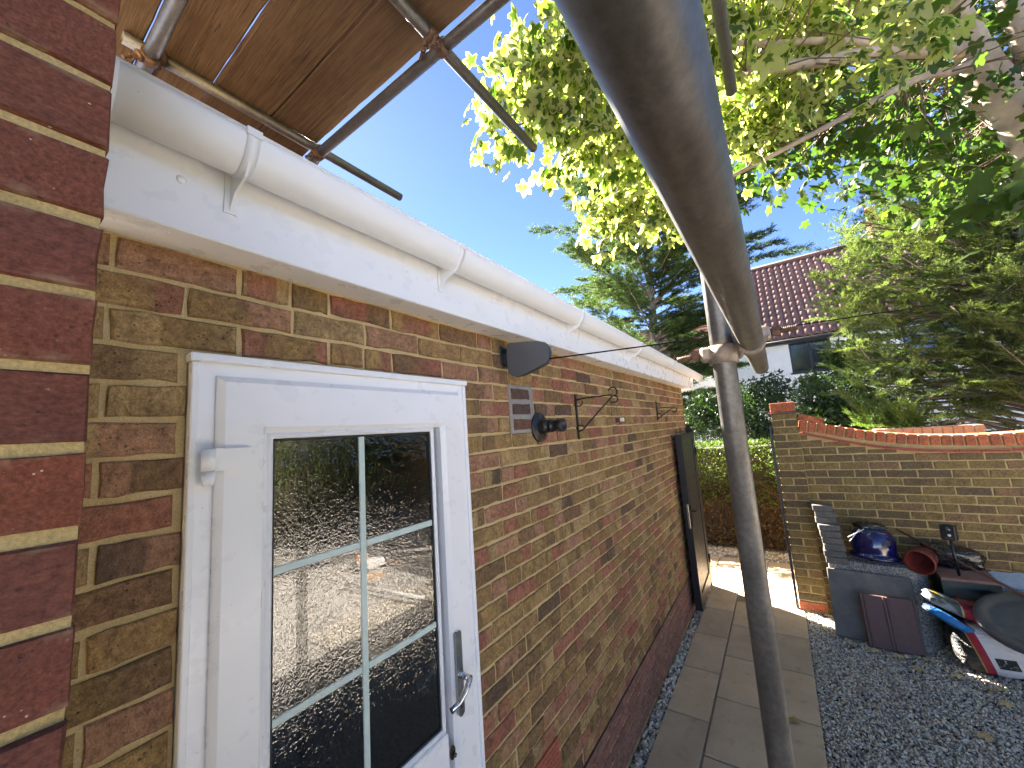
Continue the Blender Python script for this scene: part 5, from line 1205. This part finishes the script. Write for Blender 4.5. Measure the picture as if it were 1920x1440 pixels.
GRNB = [(1480, 285, 100, 50, 3.8, 5.2, 20), (1590, 225, 110, 70, 4.2, 5.8, 34), (1690, 190, 120, 70, 4.6, 6.6, 40), (1690, 285, 110, 50, 4.4, 6.2, 24), (1800, 290, 100, 60, 5.6, 7.2, 34), (1870, 60, 80, 80, 5.9, 7.4, 34), (1740, 330, 120, 35, 4.6, 6.2, 14), (1885, 330, 50, 60, 5.8, 7.0, 14),
        (1740, 100, 90, 90, 5.8, 7.4, 34), (2080, 150, 120, 220, 4.6, 7.0, 60), (1950, -90, 200, 80, 4.4, 7.0, 30), (1660, 60, 120, 70, 5.2, 6.8, 26), (1560, 330, 90, 30, 4.4, 5.6, 8)]
VARB = [(*q[:6], max(2, int(q[6] * 0.7))) for q in VARB]; CV = blobpts(VARB); CG = blobpts(GRNB); CN = np.array([PR(1890, 388, 1.9), PR(1860, 400, 2.05), PR(1915, 345, 1.8), PR(1925, 410, 1.75), PR(1940, 350, 1.8)])
maple_leaves('variegated_foliage', CV, 12, (0.14, 0.14, 0.095), (0.055, 0.100), 'leaf_var', mp, 1.15)
maple_leaves('green_foliage', CG, 8, (0.22, 0.22, 0.16), (0.045, 0.095), 'leaf_green', mp, 0.7)
maple_leaves('green_foliage', CN, 4, (0.06, 0.06, 0.05), (0.05, 0.075), 'leaf_green', mp, 0.5)
def limb(name, pts, radii, mat, n=14):
    q = [PR(*p) if len(p) == 3 and not isinstance(p, np.ndarray) else p for p in pts]
    Q, rr = [], []
    for i in range(len(q) - 1):
        a = q[max(i - 1, 0)]; b_ = q[i]; c_ = q[i + 1]; d = q[min(i + 2, len(q) - 1)]
        for t in np.linspace(0, 1, 6)[:-1]:
            Q.append(0.5 * ((2 * b_) + (-a + c_) * t + (2 * a - 5 * b_ + 4 * c_ - d) * t * t + (-a + 3 * b_ - 3 * c_ + d) * t ** 3)); rr.append(radii[i] + (radii[i + 1] - radii[i]) * t)
    Q.append(q[-1]); rr.append(radii[-1]); rr = [r_ * (1 + 0.05 * math.sin(3.7 * i)) for i, r_ in enumerate(rr)]
    m_ = MB(); m_.tube(Q, rr, n); m_.build(name, mat, mp); return Q
base = np.array([6.25, -3.45, -0.03])
jn = (1822, 92, 5.4)
T = limb('trunk', [base, np.array([6.1, -3.0, 1.5]), (2100, 500, 5.5), (1935, 262, 5.4), (1876, 172, 5.4), jn, (1775, -5, 5.5), (1730, -140, 5.7)], [0.26, 0.20, 0.145, 0.122, 0.115, 0.105, 0.085, 0.07], 'bark', 24)
LB = [T]
LB.append(limb('limb', [jn, (1740, 95, 4.9), (1640, 98, 4.3), (1520, 118, 3.7), (1398, 133, 3.3)], [0.052, 0.046, 0.040, 0.032, 0.026], 'bark'))
LB.append(limb('limb', [(1740, 93, 4.9), (1650, 80, 4.3), (1560, 76, 3.9), (1420, 82, 3.6), (1250, 76, 3.4), (1120, 110, 3.3)], [0.036, 0.027, 0.022, 0.017, 0.012, 0.006], 'bark'))
LB.append(limb('limb', [jn, (1800, 130, 5.2), (1720, 148, 4.8), (1560, 232, 4.0), (1365, 335, 3.4), (1240, 400, 3.4), (1120, 425, 3.4)], [0.036, 0.032, 0.026, 0.020, 0.012, 0.008, 0.004], 'bark'))
LB.append(limb('limb', [(1925, 262, 5.45), (1860, 215, 5.75), (1800, 172, 6.0), (1770, 140, 6.2), (1700, 40, 6.6)], [0.07, 0.062, 0.055, 0.042, 0.02], 'bark'))
LB.append(limb('limb', [jn, (1800, 15, 5.3), (1798, -80, 5.3)], [0.06, 0.055, 0.04], 'bark'))
LB.append(limb('limb', [(2020, 300, 5.5), (1945, 140, 5.5), (1892, 0, 5.6), (1860, -100, 5.8)], [0.075, 0.07, 0.065, 0.05], 'bark'))
LB.append(limb('limb', [(1838, 110, 5.4), (1900, 128, 5.6), (1990, 160, 5.9)], [0.055, 0.048, 0.03], 'bark'))
LB.append(limb('limb', [(1560, 76, 4.7), (1420, 20, 4.3), (1250, -40, 4.0), (1080, 20, 3.8), (990, 110, 3.6)], [0.022, 0.018, 0.013, 0.007, 0.003], 'bark'))
LB.append(limb('limb', [(1420, 82, 4.3), (1260, 160, 4.0), (1110, 210, 3.7), (970, 235, 3.4)], [0.016, 0.012, 0.007, 0.003], 'bark'))
AL = np.concatenate([np.array(q) for q in LB[1:]]); tw = MB()
for c_ in np.concatenate([CV, CG, CN]):
    d = np.linalg.norm(AL - c_, axis=1); k = int(np.argmin(d))
    if d[k] > 1.6: continue
    mid = (AL[k] + c_) / 2 + rng.normal(0, 0.05, 3) + np.array([0, 0, 0.04]); tw.tube([AL[k], mid, c_], [0.006, 0.0042, 0.0025], 5, caps=False)
tw.build('twigs', 'twig', mp)
# ---- conifer sprays
def spray_template(n, spread, needle, seed, flat=0.5):
    r = np.random.default_rng(seed); V = []; F = []
    for i in range(n):
        t = (i + 0.5) / n; sgn = 1 if i % 2 else -1
        ln = needle * (1 - 0.6 * t) * r.uniform(0.7, 1.2); a = spread * r.uniform(0.6, 1.3) * sgn
        d = np.array([math.sin(a), math.cos(a), r.normal(0, flat)]); d /= np.linalg.norm(d); o = np.array([0, t, 0]); w_ = np.cross(d, r.normal(0, 1, 3)); w_ /= np.linalg.norm(w_); w_ *= ln * 0.16
        b_ = len(V); V += [o - w_, o + w_, o + d * ln]; F.append((b_, b_ + 1, b_ + 2))
    b_ = len(V); V += [np.array([-0.012, 0, 0]), np.array([0.012, 0, 0]), np.array([0, 1.08, 0])]; F.append((b_, b_ + 1, b_ + 2))
    return np.array(V), np.array(F)
def plumes(name, bases, dirs, lens, ns, slen, T_, mat, parent, fan=0.9, droop=0.0, taper=0.6):
    VV, FF, AA = [], [], []; b_ = 0; TVs = T_; n = len(bases)
    for ti, (tv_, tf_) in enumerate(TVs):
        sel = np.arange(n) % len(TVs) == ti
        B = np.repeat(bases[sel], ns, 0); D = np.repeat(dirs[sel], ns, 0); Ln = np.repeat(lens[sel], ns); m_ = len(B)
        t = rng.random(m_) ** 0.8; up = np.array([[0, 0, 1.0]]); sd = np.cross(D, up); sd /= (np.linalg.norm(sd, axis=1, keepdims=True) + 1e-6)
        pos = B + D * (Ln * t)[:, None]; pos[:, 2] -= droop * Ln * t * t
        side = rng.uniform(-1, 1, m_) * fan
        f = D + sd * side[:, None] + rng.normal(0, 0.22, (m_, 3)); pos = pos + sd * (side * 0.12 * Ln * (1 - taper * t))[:, None]
        R = frames(f, rng.normal(0, 0.7, m_)); s_ = slen * (1 - 0.35 * t) * rng.uniform(0.7, 1.25, m_)
        V, F = scatter(tv_, tf_, pos, R, s_); VV.append(V); FF.append(F + b_); b_ += len(V)
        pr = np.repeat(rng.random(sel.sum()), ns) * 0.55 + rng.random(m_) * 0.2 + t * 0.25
        a = np.ones((m_, len(tv_), 4)); a[:, :, 0] = 0; a[:, :, 1] = pr[:, None]; a[:, :, 2] = rng.random(m_)[:, None]; AA.append(a.reshape(-1, 4))
    return fast_mesh(name, np.concatenate(VV), np.concatenate(FF), mat, parent, {'leaf': ('FLOAT_COLOR', np.concatenate(AA))})
SPC = [spray_template(18, 0.75, 0.34, s_, 0.5) for s_ in (1, 2, 3)]
SPD = [spray_template(13, 1.0, 0.38, s_, 0.8) for s_ in (4, 5, 6)]
# cedar beyond the gate
cd = empty('cedar_tree', (13.4, 3.1, 0), 'dark green cedar with tiered branches standing beyond the gate', 'tree')
cb_ = np.array([13.45, 3.15, -0.03]); ct = np.array([13.4, 2.90, 18.0])
b = MB(); b.tube([cb_ + (ct - cb_) * t for t in np.linspace(0, 1, 12)], list(np.linspace(0.17, 0.03, 12)), 14); b.build('trunk', 'bark2', cd)
bb, dd, ll = [], [], []; br_ = MB()
for k in range(270):
    t = rng.uniform(0.10, 0.97); p = cb_ + (ct - cb_) * t; a = rng.uniform(0, 2 * math.pi); el = math.radians(rng.uniform(-4, 16) + 42 * t); ln = (5.4 * (1 - t) ** 0.8 + 0.5) * rng.uniform(0.65, 1.08)
    ln *= 0.5 if (t < 0.36 and math.sin(a) < -0.1) else 1.0; d = np.array([math.cos(a) * math.cos(el), math.sin(a) * math.cos(el), math.sin(el)]); sgm = 7
    q = [p + d * ln * u_ + np.array([0, 0, -0.14 * ln * u_ * u_]) for u_ in np.linspace(0, 1, sgm)]; br_.tube(q, list(np.linspace(0.045 * (1 - t) + 0.014, 0.004, sgm)), 6, caps=False)
    for u_ in np.linspace(0.18, 1.0, int(6 + 5.0 * ln)):
        i = min(int(u_ * (sgm - 1)), sgm - 2); pt = q[i] + (q[i + 1] - q[i]) * (u_ * (sgm - 1) - i); ax_ = q[i + 1] - q[i]; ax_ /= np.linalg.norm(ax_); sdv = np.cross(ax_, [0, 0, 1.0])
        for sg in (-1, 1):
            bb.append(pt); v = ax_ * rng.uniform(0.6, 1.0) + sdv * sg * rng.uniform(0.3, 1.0) + np.array([0, 0, rng.uniform(-0.1, 0.25)]); dd.append(v / np.linalg.norm(v)); ll.append(rng.uniform(0.3, 0.6) * (1.15 - 0.5 * u_))
br_.build('branches', 'bark2', cd)
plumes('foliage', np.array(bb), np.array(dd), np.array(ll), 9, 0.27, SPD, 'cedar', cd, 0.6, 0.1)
# big feathery conifer at the right
cf = empty('cypress_tree', (8.9, -3.4, 0), 'large feathery olive green conifer behind the garden wall', 'tree')
b = MB(); b.tube([(8.9, -3.4, -0.03), (8.9, -3.3, 2.5), (8.8, -3.2, 5), (8.8, -3.1, 7.5)], [0.2, 0.16, 0.12, 0.04], 12); b.build('trunk', 'bark2', cf)
BL = [(1605, 520, 70, 55), (1650, 440, 70, 50), (1575, 570, 45, 30), (1650, 620, 60, 50), (1640, 705, 90, 50), (1700, 600, 150, 110), (1800, 500, 130, 120), (1740, 420, 100, 60), (1850, 400, 90, 90), (1780, 700, 150, 70), (1880, 620, 80, 130), (1760, 770, 150, 40), (1990, 550, 110, 220), (1650, 745, 80, 35), (1900, 300, 80, 60), (1700, 365, 110, 45), (1610, 470, 60, 45), (1820, 330, 110, 60), (1560, 520, 30, 25), (1590, 585, 45, 25)]
bb, dd, ll = [], [], []
for (cx, cy, rx, ry) in BL:
    for k in range(int(rx * ry / 115)):
        a, q = rng.uniform(0, 6.283), math.sqrt(rng.random()); r_ = rng.uniform(7.6, 10.2); p = PR(cx + rx * q * math.cos(a), cy + ry * q * math.sin(a), r_)
        v = np.array([-0.35, 0.55, 0.35]) + rng.normal(0, 0.42, 3); v /= np.linalg.norm(v); l_ = rng.uniform(0.45, 0.95); bb.append(p - v * l_ * 0.6); dd.append(v); ll.append(l_)
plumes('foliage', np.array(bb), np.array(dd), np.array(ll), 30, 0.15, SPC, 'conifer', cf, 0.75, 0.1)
br_ = MB()
for k in range(0, len(bb), 5): tz = bb[k][2] * 0.85; br_.tube([np.array([8.85, -3.25, max(0.5, tz)]), (np.array([8.85, -3.25, tz]) + bb[k]) / 2 + np.array([0, 0, 0.15]), bb[k], bb[k] + dd[k] * ll[k] * 0.9], [0.03, 0.022, 0.012, 0.003], 6, caps=False)
br_.build('branches', 'bark2', cf)
# thin upright wisps left of the crown
bb = np.array([PR(1560, 470, 8.6), PR(1600, 430, 8.6), PR(1650, 420, 8.8), PR(1570, 400, 8.7), PR(1680, 380, 8.8), PR(1720, 360, 8.9), PR(1640, 470, 8.5)]); vv = np.array([[-0.2, 0.7, 0.25]] * 7) + rng.normal(0, 0.1, (7, 3)); vv /= np.linalg.norm(vv, axis=1, keepdims=True)
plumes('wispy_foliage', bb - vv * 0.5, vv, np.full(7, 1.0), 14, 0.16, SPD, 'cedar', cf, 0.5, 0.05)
# shrubs
SH = np.array([(0, 0, 0), (0.22, 0.5, 0.04), (0, 1, -0.05), (-0.22, 0.5, 0.04)]); SHF = np.array([(0, 1, 2), (0, 2, 3)])
def leafball(name, C, rad, n, size, mat, parent, shell=0.5, box=None):
    if box is not None: pos = box(n)
    else:
        d = rng.normal(0, 1, (n, 3)); d /= np.linalg.norm(d, axis=1, keepdims=True); k = rng.integers(0, len(C), n)
        pos = np.array(C)[k] + d * np.array(rad)[k][:, None] * (shell + (1 - shell) * rng.random(n))[:, None]
    f = rng.normal(0, 1, (n, 3)); f[:, 2] += 0.3; V, F = scatter(SH, SHF, pos, frames(f, rng.uniform(0, 6.28, n)), rng.uniform(size[0], size[1], n))
    return fast_mesh(name, V, F, mat, parent, {'leaf': ('FLOAT_COLOR', leafattr(n, 4))})
def shrub(label, blobs, n, size, mat, ground_at):
    C = [PX(px, py, X0) for (px, py, X0, r_) in blobs]; rd = [r_ for *_, r_ in blobs]; root = empty('shrub', (C[0][0], C[0][1], 0), label, 'shrub')
    leafball('foliage', C, rd, n, size, mat, root, 0.35); m_ = MB()
    for c_ in C:
        m_.tube([(C[0][0], C[0][1], -0.03), (np.array([C[0][0], C[0][1], 0]) + c_) / 2, c_], [0.035, 0.022, 0.008], 6)
    m_.build('stem', 'bark2', root)
shrub('dark leafy shrub in front of the white house wall', [(1430, 770, 10.5, 0.75), (1450, 735, 10.5, 0.5), (1410, 810, 10.4, 0.6), (1400, 750, 10.6, 0.5), (1440, 830, 10.4, 0.6)], 5200, (0.06, 0.13), 'shrub', 10.5)
shrub('glossy dark evergreen shrub between pillar and conifer', [(1530, 745, 9.2, 0.45), (1570, 775, 9.0, 0.5), (1600, 745, 9.2, 0.5), (1560, 800, 8.8, 0.5), (1630, 770, 8.8, 0.45), (1510, 790, 9.0, 0.4), (1650, 800, 8.6, 0.5)], 7600, (0.05, 0.11), 'shrub', 9)
shrub('dark shrub beside the garage corner above the hedge', [(1300, 790, 9.8, 0.42), (1335, 800, 9.8, 0.55), (1320, 760, 10.0, 0.4), (1360, 790, 9.9, 0.5)], 3600, (0.06, 0.12), 'shrub', 10)
shrub('wispy arching shrub with yellow green leaves by the house window', [(1575, 672, 12.0, 0.35), (1590, 700, 12.0, 0.5), (1530, 722, 12.0, 0.35), (1610, 660, 12.2, 0.5)], 1700, (0.10, 0.18), 'hedge', 12)
gs = empty('conifer_shrub', (6.9, -1.0, 0), 'bright lime green feathery shrub just behind the coping', 'shrub')
bb = np.array([PR(1640 + 110 * rng.random(), 815 - 20 * rng.random(), rng.uniform(6.9, 7.6)) for _ in range(46)]); vv = rng.normal(0, 0.35, (46, 3)) + np.array([-0.1, 0.35, 0.8]); vv /= np.linalg.norm(vv, axis=1, keepdims=True)
plumes('foliage', bb, vv, rng.uniform(0.2, 0.5, 46), 16, 0.15, SPC, 'hedge', gs, 0.6, 0.1)
m_ = MB()
for k in range(0, 46, 4): m_.tube([(7.2, -1.1, -0.03), (np.array([7.2, -1.1, 0.6]) + bb[k]) / 2, bb[k]], [0.02, 0.014, 0.005], 6)
m_.build('stem', 'bark2', gs)
# ---- hedge beyond the gate
hg = empty('hedge', (7.6, 0.6, 0), 'clipped hedge beyond the gate, green above and bare brown below', 'hedge')
def hbox(z0, z1, topw):
    def f(n):
        x_ = 7.25 + np.abs(rng.normal(0, 0.09, n)); y_ = rng.uniform(-1.6, 3.4, n); z_ = rng.uniform(z0, z1, n)
        k = rng.random(n) < topw; x_[k] = rng.uniform(7.2, 8.2, k.sum()); z_[k] = z1 - np.abs(rng.normal(0, 0.03, k.sum())); x_ += 0.05 * np.sin(y_ * 5) * np.sin(z_ * 6); return np.stack([x_, y_, z_], 1)
    return f
leafball('foliage', None, None, 15000, (0.03, 0.06), 'hedge', hg, box=hbox(0.72, 1.70, 0.3))
def dead(n):
    p = hbox(0.05, 1.0, 0)(n); p[:, 0] += 0.05; return p
leafball('dead_foliage', None, None, 9000, (0.03, 0.075), 'hedge_dead', hg, box=dead)
m_ = MB()
for k in range(230):
    y_ = rng.uniform(-1.4, 3.2); p = np.array([7.42 + rng.uniform(0, 0.3), y_, 0.0]); q = p + np.array([rng.uniform(-0.28, 0.05), rng.normal(0, 0.35), rng.uniform(0.5, 1.3)]); mid = (p + q) / 2 + rng.normal(0, 0.08, 3); m_.tube([p, mid, q], [0.009, 0.006, 0.002], 5, caps=False)
for k in range(16):
    a = np.array([7.30, PX(1475, 900, 7.3)[1] + rng.normal(0, 0.10), 0.95 + rng.normal(0, 0.16)]); q = a + np.array([rng.uniform(-0.15, 0.0), rng.uniform(0.1, 0.5), rng.normal(0.05, 0.14)]); m_.tube([a, (a + q) / 2 + rng.normal(0, 0.03, 3), q], [0.011, 0.008, 0.003], 6, caps=False)
m_.build('twigs', 'hedge_dead', hg)
b = MB(); b.box(7.55, 8.1, -1.6, 3.4, 0.0, 1.6); b.build('dark_core', 'hedge_core', hg)  # solid dark box added so light does not leak through the leaves
# ---- boundary hedge seen only in the door glass
h2 = empty('boundary_hedge', (4, -7.5, 0), 'tall green boundary hedge mirrored in the door glass', 'hedge')
def b2(n): return np.stack([rng.uniform(-6, 16, n), -7.5 - np.abs(rng.normal(0, 0.25, n)), 3.3 * np.sqrt(rng.random(n))], 1)
leafball('foliage', None, None, 14000, (0.10, 0.22), 'hedge', h2, box=b2)
b = MB(); b.box(-6, 16, -8.4, -7.9, 0, 3.1); b.build('dark_core', 'hedge_core', h2)  # added dark block standing in for the shaded inside of this hedge
# ---- fallen leaves
spots = [(1640, 1222, 'by the corner of the brown roof tile'), (1690, 1232, 'under the lower edge of the brown roof tile'), (1716, 1252, 'on gravel right of the brown tile'), (1742, 1240, 'between brown tile and white sack'), (1800, 1268, 'beside the white sack corner'), (1850, 1290, 'in front of the white sack'),
         (1880, 1296, 'in front of the white sack, further right'), (1855, 1382, 'alone in the open gravel'), (1610, 1290, 'near the path edge on gravel'), (1490, 1356, 'curled on the paving slab'), (1893, 1322, 'rightmost on the open gravel'), (1590, 1205, 'at the foot of the grey slab')]
for i, (px, py, tx) in enumerate(spots):
    p = PZ(px, py, 0.004); n_ = 1; R = frames(np.array([[math.cos(i * 2.1), math.sin(i * 2.1), 0.1]]), np.array([rng.normal(0, 0.3)])); V, F = scatter(ML, MF, p[None], R, np.array([[0.045, 0.058, 0.04 + 0.05 * rng.random()]]))
    V[:, 2] += 0.012
    fast_mesh('fallen_leaf', V, F, 'litter', None, {'leaf': ('FLOAT_COLOR', leafattr(1, len(ML), ME))}, label='pale yellow fallen leaf ' + tx, cat='leaf', group='fallen leaves')
